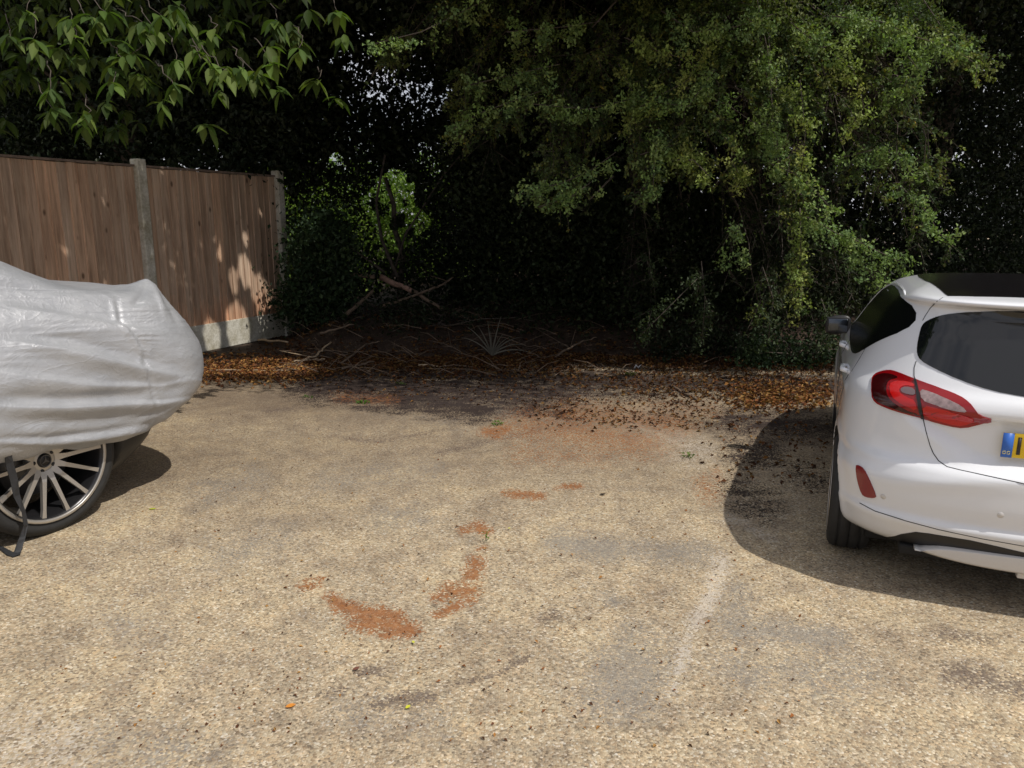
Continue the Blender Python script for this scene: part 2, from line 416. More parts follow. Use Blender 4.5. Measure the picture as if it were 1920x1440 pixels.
def make_wheel(name, r, width, rimr, nsp, mats, root, c, side, star=False, dish=0.0):
    """a road wheel whose axle is the local x axis; side = +1 outer face towards +x"""
    wo = bpy.data.objects.new(name, None); wo.location = c; wo.empty_display_size = .1; link(wo, root)
    wo.rotation_euler = (0, 0, 0 if side > 0 else math.pi)
    hw = width / 2
    t = MB()
    pr = [(rimr, -hw + .01), (rimr + .03, -hw), (r - .035, -hw), (r - .012, -hw + .012), (r, -hw + .035),
          (r, -.06), (r - .008, -.058), (r - .008, -.048), (r, -.046), (r, -.004), (r - .008, -.003), (r - .008, .003), (r, .004),
          (r, .046), (r - .008, .048), (r - .008, .058), (r, .06), (r, hw - .035), (r - .012, hw - .012), (r - .035, hw), (rimr + .03, hw), (rimr, hw - .012)]
    t.lathe(pr, 64); t.build('tyre', mats['tyre'], wo)
    m = MB()
    m.lathe([(rimr - .012, -hw + .02), (rimr, -hw + .012), (rimr - .02, -hw + .04), (rimr - .03, hw - .05), (rimr - .012, hw - .018),
             (rimr + .006, hw - .004), (rimr + .004, hw + .002), (rimr - .016, hw - .002), (rimr - .022, hw - .02), (rimr - .036, hw - .05), (rimr - .04, -hw + .03)], 64)
    rim = m.build('rim', mats['rimdark'], wo)
    lp = MB()
    lp.lathe([(rimr - .014, hw + .0005), (rimr - .006, hw + .0045), (rimr + .005, hw + .0045), (rimr + .008, hw + .0005)], 64, closed=True)
    lp.build('rim_lip', mats['rim'], wo)
    for k in range(nsp):
        s = MB()
        a = 2 * math.pi * (k + .02) / nsp
        ca, sa = math.cos(a), math.sin(a)
        def pt(rr, off, ax): return Vector((ax, rr * ca - off * sa, rr * sa + off * ca))
        secs = [(.055, .020, hw - .032 - dish, .03), (.11, .0115, hw - .022 - dish * .6, .022), (rimr - .06, .0088, hw - .010, .02), (rimr - .008, .012, hw - .006, .02)]
        V = []
        for (rr, wd, ax, th) in secs:
            V += [pt(rr, -wd, ax), pt(rr, wd, ax), pt(rr, wd, ax - th), pt(rr, -wd, ax - th)]
        F = []
        for i in range(len(secs) - 1):
            for q in range(4):
                F.append([i * 4 + q, i * 4 + (q + 1) % 4, i * 4 + 4 + (q + 1) % 4, i * 4 + 4 + q])
        F += [[3, 2, 1, 0], [len(V) - 4, len(V) - 3, len(V) - 2, len(V) - 1]]
        s.add(V, F)
        s.build('spoke', mats['rim'], wo, smooth=False)
    h = MB()
    h.lathe([(.001, hw - .036 - dish), (.07, hw - .034 - dish), (.082, hw - .04 - dish), (.085, hw - .075 - dish)], 40)
    hub = h.build('hub', mats['rim'], wo)
    cp = MB(); cp.lathe([(.0005, hw - .024 - dish), (.03, hw - .025 - dish), (.037, hw - .03 - dish), (.038, hw - .04 - dish)], 32)
    cap_ = cp.build('hub_cap', mats['rimdark'], wo)
    for k in range(5):
        bolts = MB()
        a = 2 * math.pi * (k + .5) / 5
        Mx = Matrix.Translation((0, .056 * math.cos(a), .056 * math.sin(a)))
        bolts.lathe([(.0005, hw - .031 - dish), (.010, hw - .031 - dish), (.011, hw - .036 - dish)], 10, Mx)
        bolts.build('wheel_bolt', mats['rimdark'], wo)
    if star:
        e = MB(); x0 = hw - .0225 - dish
        e.lathe([(.027, x0), (.031, x0 + .001), (.031, x0 - .003), (.027, x0 - .003)], 28, closed=True)
        for k in range(3):
            a = math.pi / 2 + 2 * math.pi * k / 3
            p = lambda rr, an: Vector((x0 + .0008, rr * math.cos(an), rr * math.sin(an)))
            e.add([p(.028, a), p(.006, a + 1.05), Vector((x0 + .001, 0, 0)), p(.006, a - 1.05)], [[0, 1, 2, 3]])
        e.build('emblem', mats['disc'], wo, smooth=False)
    d = MB(); d.lathe([(.001, -.02), (rimr * .62, -.02), (rimr * .62, .0), (.001, .0)], 32); d.build('brake_disc', mats['disc'], wo)
    return wo

M['rim'] = plain('machined_alloy', (.46, .44, .41), .36, metal=.7)
M['rimdark'] = plain('dark_alloy', (.03, .03, .033), .3, metal=.6)
M['chrome'] = plain('chrome', (.8, .8, .82), .1, metal=1)
M['disc'] = plain('brake_steel', (.10, .10, .105), .4, metal=.8)

# ------------------------------------------------------------ the white hatchback
def car_paint():
    m, t, b = new_mat('white_pearl_paint')
    tc = N(t, 'ShaderNodeTexCoord').outputs['Object']
    z = sep(t, tc)[2]
    f = noise(t, tc, 6, 6, .65)
    # road dirt low down on the sills and bumper
    low = mth(t, 'MULTIPLY', ramp(t, z, [(.25, (1, 1, 1)), (.55, (0, 0, 0))]), mth(t, 'MULTIPLY', f, .35))
    col = mixc(t, low, (.745, .77, .81), (.30, .26, .21))
    t.links.new(col, b.inputs['Base Color'])
    setin(b, Roughness=.38, Metallic=.0)
    b.inputs['Coat Weight'].default_value = 1; b.inputs['Coat Roughness'].default_value = .05
    return m
M['paint'] = car_paint()
M['glass'] = plain('tinted_glass', (.006, .007, .008), .05, spec=.7)
M['sideglass'] = plain('side_glass', (.004, .005, .005), .25, spec=.06)
M['lred'] = plain('red_lens', (.26, .003, .006), .15, coat=.35)
M['lredd'] = plain('dark_red_lens', (.035, .002, .003), .15, coat=.35)
M['lhot'] = plain('bright_red_lens', (.50, .006, .006), .18, coat=.35)
M['lclear'] = plain('clear_lens', (.27, .20, .20), .18, coat=.4, nz=.35, nscale=45)
M['lsmoke'] = plain('smoked_lens', (.13, .08, .085), .15, coat=1)
M['yellow'] = plain('plate_yellow', (.75, .50, .02), .4)
M['blue'] = plain('plate_blue', (.03, .13, .50), .4)
M['platetxt'] = plain('plate_black', (.02, .012, .01), .5)
M['pltgold'] = plain('plate_gold', (.7, .6, .2), .5)
M['skid'] = plain('silver_plastic', (.60, .59, .58), .4, metal=.2)

def build_hatchback():
    S_ = .914; ang = R(22.5)
    loc = Vector((2.36, 3.41, 0))
    root = empty('hatchback_car', loc, -ang, S_)
    tag(root, 'white hatchback with red tail lights and black roof parked at the right edge', 'car')
    Mi = (Matrix.Translation(loc) @ Matrix.Rotation(-ang, 4, 'Z') @ Matrix.Scale(S_, 4)).inverted()
    z = np.concatenate([np.linspace(.235, 1.36, 84), np.linspace(1.366, 1.44, 16), np.linspace(1.444, 1.476, 12)])
    W = tab([(.235, .80), (.27, .835), (.35, .853), (.45, .862), (.6, .866), (.75, .864), (.86, .858), (.93, .845), (.98, .822), (1.04, .79),
             (1.2, .715), (1.32, .650), (1.38, .606), (1.42, .560), (1.44, .51), (1.455, .44), (1.466, .34), (1.476, .12)], z)
    yr = tab([(.235, -.585), (.26, -.62), (.33, -.665), (.385, -.69), (.41, -.675), (.5, -.690), (.58, -.692), (.64, -.680), (.68, -.640), (.75, -.632), (.86, -.640),
              (.92, -.650), (.96, -.640), (1.0, -.607), (1.05, -.575), (1.2, -.475), (1.34, -.385), (1.356, -.40), (1.372, -.455), (1.39, -.465), (1.405, -.44), (1.42, -.36), (1.435, -.24),
              (1.45, .0), (1.463, .22), (1.476, .5)], z)
    yf = tab([(.235, 3.1), (.3, 3.25), (.45, 3.33), (.6, 3.335), (.72, 3.27), (.80, 3.05), (.88, 2.70), (.95, 2.35), (1.0, 2.08), (1.04, 1.93),
              (1.2, 1.63), (1.34, 1.34), (1.40, 1.18), (1.43, 1.05), (1.45, .95), (1.463, .84), (1.476, .62)], z)
    Dr = tab([(.235, .42), (.4, .52), (.6, .60), (.9, .72), (1.0, .78), (1.34, .62), (1.42, .42), (1.476, .1)], z)
    Df = tab([(.235, .5), (.6, .7), (.8, .7), (.95, .6), (1.1, .5), (1.35, .35), (1.476, .1)], z)
    nr = tab([(.235, 2.9), (.6, 3.0), (.9, 2.9), (1.0, 2.6), (1.34, 2.6), (1.476, 2.2)], z)
    nf = tab([(.235, 2.6), (.8, 2.5), (1.1, 2.6), (1.476, 2.2)], z)
    P = shell(z, W, yr, yf, Dr, Df, nr, nf, 96, 60)
    P[..., 2] -= .022 * np.clip((P[..., 2] - 1.33) / .1, 0, 1)
    X, Y, Z = P[..., 0], P[..., 1], P[..., 2]
    k = np.clip((.5 - Y) / 1.2, 0, 1); X = X * (1 - .045 * k * k)            # plan taper to the tail
    k = np.clip((Y - 2.2) / 1.1, 0, 1); X = X * (1 - .06 * k * k)
    def sm(v, a, b):
        t = np.clip((v - a) / (b - a), 0, 1); return t * t * (3 - 2 * t)
    # number plate recess with sloping cheeks
    ax = np.abs(X)
    wlim = .34 + .22 * sm(Z, .70, .88)
    rec = (1 - sm(ax, wlim - .06, wlim + .06)) * sm(Z, .675, .72) * (1 - sm(Z, .875, .905)) * (Y < 0)
    Y = Y + .032 * rec
    # rear haunch crease over the bumper side, door shoulder crease
    side = sm(ax, .55, .8)
    X = X - np.sign(X) * .010 * np.exp(-((Z - .62) / .035) ** 2) * side * (Y < .1) 
    Y = Y - .014 * np.exp(-((Z - .655 + .10 * sm(ax, .1, .7)) / .045) ** 2) * (Y < -.25)
    X = X + np.sign(X) * .007 * np.exp(-((Z - .885) / .02) ** 2) * (Y > -.1) * (Y < 2.4)
    X = X - np.sign(X) * .012 * np.exp(-((Z - .45) / .07) ** 2) * (Y > .5) * (Y < 2.0)
    # flared arches
    for yc in (0, 2.49):
        rr = np.hypot(Y - yc, Z - .30)
        X = X + np.sign(X) * .014 * np.exp(-((rr - .36) / .04) ** 2) * (ax > .6) * (Z < .8)
    P = np.stack([X, Y, Z], -1)
    nz_, n_ = P.shape[:2]
    faces = shell_faces(nz_, n_)
    body = mesh_obj('body', P.reshape(-1, 3), faces, None, root, True, mats=[M['paint'], M['dark']],
                    mi=[0] * (len(faces) - 2) + [1, 0])
    me = body.data
    bvh = BVHTree.FromPolygons([tuple(v) for v in P.reshape(-1, 3)], faces)
    # cut the wheel arches
    cut = MB()
    for yc in (0, 2.49):
        for sx in (-1, 1):
            cut.lathe([(.0, -.16), (.352, -.16), (.352, .16), (.0, .16)], 56, Matrix.Translation((sx * .80, yc, .29)))
    co = cut.build('arch_cutter', M['dark'], root)
    md = body.modifiers.new('arches', 'BOOLEAN'); md.operation = 'DIFFERENCE'; md.object = co; md.solver = 'EXACT'
    md.material_mode = 'TRANSFER'
    dg = bpy.context.evaluated_depsgraph_get(); dg.update()
    nm = bpy.data.meshes.new_from_object(body.evaluated_get(dg))
    body.modifiers.clear(); body.data = nm; nm.name = 'body'
    bpy.data.objects.remove(co, do_unlink=True)

    o3 = (Mi @ Vector((0, 0, CH)))
    rot = Mi.to_3x3()
    def facing(h, d):
        if h[0] is None: return None, None
        return h[0], (h[1] if h[1].dot(d) < 0 else -h[1])
    def cast_px(q):
        d = (rot @ Vector(ray(*q))).normalized()
        return facing(bvh.ray_cast(o3, d), d)
    def cast_rear(q):
        return facing(bvh.ray_cast(Vector((q[0], -4, q[1])), Vector((0, 1, 0))), Vector((0, 1, 0)))
    def cast_top(q):
        return facing(bvh.ray_cast(Vector((q[0], q[1], 4)), Vector((0, 0, -1))), Vector((0, 0, -1)))
    def cast_left(q):
        return facing(bvh.ray_cast(Vector((-4, q[0], q[1])), Vector((1, 0, 0))), Vector((1, 0, 0)))
    def smooth_poly(poly, it=1):
        for _ in range(it):
            out = []
            for i in range(len(poly)):
                a = np.array(poly[i], float); b = np.array(poly[(i + 1) % len(poly)], float)
                out += [a * .75 + b * .25, a * .25 + b * .75]
            poly = out
        return poly
    def patch(name, poly, cast, step, off, mat, parent, thick=.012, it=1, mirror=False, both=False):
        poly = smooth_poly(poly, it)
        pts = []
        for i in range(len(poly)):
            a = np.array(poly[i], float); b = np.array(poly[(i + 1) % len(poly)], float)
            m = max(1, int(np.linalg.norm(b - a) / step))
            for q in range(m): pts.append(a + (b - a) * q / m)
        nb = len(pts); B = np.array(pts)
        lo, hi = B.min(0), B.max(0)
        inner = []
        gx = np.arange(lo[0], hi[0], step); gy = np.arange(lo[1], hi[1], step)
        for x in gx:
            for y in gy:
                c = False; j = nb - 1
                for i in range(nb):
                    if (B[i, 1] > y) != (B[j, 1] > y) and x < (B[j, 0] - B[i, 0]) * (y - B[i, 1]) / (B[j, 1] - B[i, 1]) + B[i, 0]: c = not c
                    j = i
                if c and np.min(np.hypot(B[:, 0] - x, B[:, 1] - y)) > step * .45: inner.append((x, y))
        allp = [Vector(p) for p in pts] + [Vector(p) for p in inner]
        r_ = delaunay_2d_cdt(allp, [(i, (i + 1) % nb) for i in range(nb)], [list(range(nb))], 1, 1e-6)
        vs, fs = r_[0], r_[2]
        V = []; Vn = []; ok = []
        for v in vs:
            h, nn = cast((v[0], v[1]))
            ok.append(h is not None)
            V.append(h + nn * off if h is not None else Vector((0, 0, 0))); Vn.append(nn if h is not None else Vector((0, 0, 1)))
        F = [list(f) for f in fs if all(ok[i] for i in f)]
        # face the outside
        for f in F:
            a, b_, c_ = V[f[0]], V[f[1]], V[f[2]]
            if (b_ - a).cross(c_ - a).dot(Vn[f[0]]) < 0: f.reverse()
        edges = {}
        for f in F:
            for i in range(len(f)):
                e = (f[i], f[(i + 1) % len(f)]); edges[e] = 1
        bd = [e for e in edges if (e[1], e[0]) not in edges]
        for (a, b_) in bd:
            k0 = len(V)
            V += [V[a].copy(), V[b_].copy(), V[b_] - Vn[b_] * thick, V[a] - Vn[a] * thick]
            F.append([k0 + 1, k0, k0 + 3, k0 + 2])
        outs = []
        if not mirror or both:
            outs.append(mesh_obj(name, V, F, mat, parent))
        if mirror:
            outs.append(mesh_obj(name, [(-v[0], v[1], v[2]) for v in V], [f[::-1] for f in F], mat, parent))
        return outs
    def seam(name, pxs, cast=cast_px, rad=.0022, mirror=True, off=.0):
        pts = []
        for i in range(len(pxs) - 1):
            a = np.array(pxs[i], float); b = np.array(pxs[i + 1], float)
            st = 5.0 if cast is cast_px else .03
            m = max(1, int(np.linalg.norm(b - a) / st))
            for q in range(m + (i == len(pxs) - 2)):
                h, nn = cast(a + (b - a) * q / m)
                if h is not None: pts.append(h + nn * off)
        if len(pts) > 1:
            for sx in ((1, -1) if mirror else (1,)):
                mb = MB(); mb.tube([(sx * p.x, p.y, p.z) for p in pts], rad, 5); mb.build(name, M['gap'], root)
    def to_xz(pxl):
        out = []
        for q in pxl:
            h, _ = cast_px(q)
            if h is not None: out.append((h.x, h.z))
        return out
    # rear screen
    g = to_xz([(1920, 583), (1880, 583), (1820, 585), (1785, 588), (1760, 593), (1740, 601), (1729, 610), (1724, 628), (1720, 650), (1720, 664), (1726, 676), (1750, 690), (1800, 713), (1860, 733), (1920, 744)])
    poly = g + [(0, g[-1][1] - .012)] + [(-x, zz) for x, zz in g[::-1]]
    rs = patch('rear_window', poly, cast_rear, .03, .004, M['glass'], root, it=1)[0]
    # side windows, one polygon per side
    sw = [(1600, 633), (1612, 612), (1630, 589), (1650, 566), (1673, 543), (1690, 530), (1702, 528), (1712, 537), (1722, 558), (1728, 578), (1727, 586), (1715, 597), (1690, 614), (1668, 632), (1650, 645), (1638, 646), (1620, 640)]
    lw_ = []
    side_w = [(-.20, 1.285), (-.08, 1.345), (.25, 1.365), (.75, 1.365), (1.10, 1.34), (1.45, 1.22), (1.72, 1.04), (1.30, .99), (.6, .985), (.30, 1.0), (.10, 1.05), (-.06, 1.13), (-.21, 1.215)]
    for mir in (False, True):
        patch('side_window', side_w, cast_left, .04, .003, M['sideglass'], root, it=1, mirror=mir)
    for sx in (-1, 1):
        rl = MB(); pts = []
        for (yy, zz_) in [(1.60, 1.00), (1.50, 1.06), (1.38, 1.14), (1.24, 1.22), (1.10, 1.29), (.95, 1.345), (.75, 1.374), (.45, 1.378), (.2, 1.376), (.05, 1.37)]:
            h, nn = cast_left((yy, zz_)); pts.append((sx * -h.x, h.y, h.z))
        rl.tube(pts, [.005] + [.008] * 8 + [.004], 8); rl.build('roof_rail', M['paint'], root)
    patch('windscreen', [(-.54, 1.16), (0, 1.22), (.54, 1.16), (.60, 1.40), (.70, 1.78), (.4, 1.9), (0, 1.94), (-.4, 1.9), (-.70, 1.78), (-.60, 1.40)], cast_top, .05, .003, M['glass'], root)
    patch('roof_panel', [(-.455, -.20), (-.44, -.29), (0, -.335), (.44, -.29), (.455, -.20), (.50, .5), (.47, 1.05), (0, 1.10), (-.47, 1.05), (-.50, .5)], cast_top, .05, .003, M['roofblack'], root, it=1)
    # tail lights
    outer = [(1635, 712), (1640, 703), (1652, 697), (1668, 694), (1682, 697), (1716, 711), (1760, 727), (1800, 743), (1818, 755), (1830, 770), (1836, 778), (1866, 788), (1838, 795), (1808, 803), (1780, 799), (1728, 785), (1690, 774), (1660, 764), (1642, 755), (1635, 742)]
    darkp = [(1637, 714), (1642, 706), (1655, 701), (1672, 702), (1688, 709), (1672, 712), (1664, 720), (1663, 738), (1672, 752), (1690, 764), (1724, 776), (1724, 782), (1690, 771), (1660, 760), (1644, 752), (1637, 740)]
    hot1 = [(1668, 722), (1680, 716), (1700, 716), (1716, 721), (1716, 727), (1698, 724), (1686, 730), (1688, 738), (1700, 746), (1717, 752), (1722, 770), (1690, 758), (1672, 744)]
    hot2 = [(1731, 760), (1760, 766), (1800, 776), (1834, 786), (1806, 799), (1780, 795), (1732, 781)]
    clear = [(1725, 731), (1746, 737), (1780, 751), (1805, 763), (1815, 774), (1790, 771), (1755, 761), (1729, 752)]
    smoke = [(1690, 730), (1700, 727), (1716, 731), (1718, 743), (1702, 741), (1691, 737)]
    divd = [(1715, 712), (1719, 712), (1726, 745), (1733, 786), (1727, 786), (1720, 748)]
    for mir in (False, True):
        tl = patch('tail_light', outer, cast_px, 6, .007, M['lred'], root, .02, mirror=mir)[0]
        patch('lens_surround', darkp, cast_px, 5, .009, M['lredd'], tl, .006, mirror=mir)
        patch('light_strip', hot1, cast_px, 4, .009, M['lhot'], tl, .006, mirror=mir)
        patch('brake_lens', hot2, cast_px, 5, .009, M['lhot'], tl, .006, mirror=mir)
        patch('reversing_lens', clear, cast_px, 4, .010, M['lclear'], tl, .006, mirror=mir)
        patch('indicator_lens', smoke, cast_px, 3, .010, M['lsmoke'], tl, .006, mirror=mir)
        patch('lens_divider', divd, cast_px, 4, .0115, M['blackpl'], tl, .01, it=0, mirror=mir)
        refl = [(1605, 873), (1611, 872), (1620, 878), (1629, 895), (1644, 930), (1640, 934), (1624, 932), (1616, 926), (1608, 900)]
        patch('reflector', refl, cast_px, 4, .005, plain('reflector_red', (.20, .004, .010), .25, coat=.6), root, .01, mirror=mir)
        for q in ((1656, 931), (1876, 966)):
            h, nn = cast_px(q)
            if h is None: continue
            sx = -1 if mir else 1
            p = Vector((h.x * sx, h.y, h.z)); nv = Vector((nn.x * sx, nn.y, nn.z))
            sm_ = MB(); Q = Matrix.Translation(p) @ nv.to_track_quat('X', 'Z').to_matrix().to_4x4()
            sm_.lathe([(.0005, .003), (.010, .003), (.012, .001), (.0135, .001), (.0135, -.004)], 20, Q)
            sm_.build('parking_sensor', M['skid'], root)
    # black lower valance and the silver skid strip
    # along px outline for the left half, mirrored through local x-z
    va = to_xz([(1920, 1036), (1869, 1024), (1820, 1013), (1778, 1006), (1742, 1000), (1717, 997), (1690, 1001), (1668, 1006), (1650, 1010)])
    lowz = .240
    polyv = [(x, zz) for x, zz in va] + [(va[-1][0] - .01, lowz)] + [(-(va[-1][0] - .01), lowz)] + [(-x, zz) for x, zz in va[::-1]]
    patch('lower_valance', polyv, cast_rear, .03, .0025, M['blackpl'], root, it=0)
    sk = MB()
    xs = np.linspace(-.50, .50, 41); sec = []
    for x in xs:
        e = abs(x) / .50
        bot = .205 + .030 * e ** 3; top = max(bot + .012, .298 - .012 * e - .055 * e ** 7)
        h, _ = cast_rear((x, .262))
        y0 = (h.y if h is not None else -.6)
        sec.append([(x, y0 - .014, top), (x, y0 - .034, top - .012), (x, y0 - .030, bot + .012), (x, y0 - .012, bot), (x, y0 + .08, bot + .01), (x, y0 + .06, top)])
    V = [p for s_ in sec for p in s_]; F = []
    for i in range(len(sec) - 1):
        for q in range(6): F.append([i * 6 + q, i * 6 + (q + 1) % 6, i * 6 + 6 + (q + 1) % 6, i * 6 + 6 + q])
    F += [[0, 1, 2, 3, 4, 5], [len(V) - 1 - i for i in range(6)]]
    sk.add(V, F); sk.build('skid_strip', M['skid'], root, bevel=.004)
    th = MB(); th.box((-.06, -.60, .20), (.05, .04, .05)); th.build('tow_cover', M['skid'], root, bevel=.006)
    # seams
    seam('tailgate_seam', [(1768, 558), (1757, 565), (1744, 578), (1735, 592), (1730, 601)])
    seam('tailgate_seam', [(1718, 677), (1714, 690), (1714, 705), (1716, 711)])
    seam('tailgate_seam', [(1731, 786), (1736, 808), (1744, 836), (1750, 850), (1760, 864), (1776, 875), (1800, 881), (1860, 894), (1920, 907)])
    h, _ = cast_px((1920, 907))
    seam('tailgate_seam', [(h.x, h.z), (0, h.z - .004), (-h.x, h.z)], cast_rear, mirror=False)
    seam('bumper_seam', [(1612, 943), (1640, 958), (1700, 977), (1760, 993), (1840, 1010), (1920, 1024)])
    seam('door_seam', [(.98, .99), (1.0, .8), (.99, .5), (.96, .28)], cast_left)
    seam('door_seam', [(.06, 1.08), (-.02, .96), (.06, .84), (.24, .70), (.42, .5), (.44, .3)], cast_left)
    seam('door_seam', [(1.95, .95), (1.98, .7), (1.95, .3)], cast_left)
    # handles
    for yy in (.20, 1.12):
        for sx in (-1, 1):
            h, nn = cast_left((yy, .93))
            hb = MB(); x = h.x - .022
            hb.tube([(sx * (h.x + .004) * -1 if sx > 0 else h.x + .004, yy - .09, .935), (sx * -x if sx > 0 else x, yy - .06, .938), (sx * -x if sx > 0 else x, yy + .06, .938), (sx * -(h.x + .004) if sx > 0 else h.x + .004, yy + .09, .935)], [.012, .014, .014, .012], 8)
            hb.build('door_handle', M['paint'], root)
    # door mirrors
    for sx in (-1, 1):
        mr = bmesh.new(); bmesh.ops.create_uvsphere(mr, u_segments=24, v_segments=14, radius=1)
        for v in mr.verts:
            x, y, zz = v.co
            q = lambda t: math.copysign(abs(t) ** .72, t)
            v.co = (sx * (.893 + .085 * q(x)), 1.52 + .070 * (q(y) if y > 0 else q(y) * .35), 1.015 + .068 * q(zz) - .012 * x * 1)
        me_ = bpy.data.meshes.new('door_mirror'); mr.to_mesh(me_); mr.free()
        me_.polygons.foreach_set('use_smooth', [True] * len(me_.polygons)); me_.materials.append(M['paint'])
        mo = link(bpy.data.objects.new('door_mirror', me_), root)
        me_.materials[0] = M['blackpl']
        ml = MB(); ml.box((sx * .894, 1.488, 1.015), (.130, .012, .092)); ml.build('mirror_glass', plain('mirror_glass', (.09, .10, .115), .15, metal=1), mo, bevel=.02)
        bz = MB(); bz.box((sx * .894, 1.496, 1.015), (.150, .012, .112)); bz.build('mirror_bezel', M['blackpl'], mo, bevel=.03)
        st = MB(); st.tube([(sx * .78, 1.56, .985), (sx * .90, 1.54, .985)], [.035, .028], 8); st.build('mirror_arm', M['blackpl'], mo)
    # number plate
    pc = Vector((.045, -.632, .790)); tilt = Matrix.Translation(pc) @ Matrix.Rotation(R(3), 4, 'X')
    pl = MB(); pl.box((0, 0, 0), (.520, .006, .111), M=tilt); plate = pl.build('number_plate', M['yellow'], root, bevel=.002)
    bl = MB(); bl.box((-.239, -.0042, 0), (.042, .002, .111), M=tilt); bl.build('country_strip', M['blue'], plate)
    gb = MB()
    for dx in (-.248, -.232):
        gb.box((dx, -.0055, -.028), (.011, .001, .002), M=tilt); gb.box((dx, -.0055, -.040), (.011, .001, .002), M=tilt); gb.box((dx - .0045, -.0055, -.034), (.002, .001, .012), M=tilt)
        gb.box((dx + .0045, -.0055, -.037), (.002, .001, .007), M=tilt)
    gb.build('country_letters', M['pltgold'], plate)
    tx = MB(); tx.box((-.196, -.0042, 0), (.014, .0015, .079), M=tilt); tx.build('registration_stroke', M['platetxt'], plate)
    # wheels
    wm = dict(tyre=M['tyre'], rim=M['rim'], rimdark=M['rimdark'], chrome=M['chrome'], disc=M['disc'])
    for yc in (0, 2.49):
        for sx in (-1, 1):
            make_wheel('wheel', .308, .205, .222, 10, wm, root, (sx * (.772 if yc == 0 else .755), -.05 if yc == 0 else yc, .306), sx)
    ub = MB(); ub.box((0, 1.35, .205), (1.40, 3.4, .09)); ub.build('underbody', M['dark'], root, bevel=.01)  # floor boxes hung low, added to darken the ground under the car
    rb = MB(); rb.box((0, -.42, .215), (1.12, .30, .05)); rb.build('underbody', M['dark'], root, bevel=.01)
    # exhaust
    ex = MB(); ex.tube([(.38, -.2, .22), (.38, -.62, .235)], .03, 14); ex.build('exhaust_pipe', M['disc'], root)
    # front lamps, grille (they face away)
    for mir in (False, True):
        patch('headlight', [(2.78, .70), (3.0, .68), (3.18, .62), (3.2, .70), (3.0, .78), (2.8, .80)], cast_left, .03, .004, M['lclear'], root, mirror=mir)
    return root
build_hatchback()

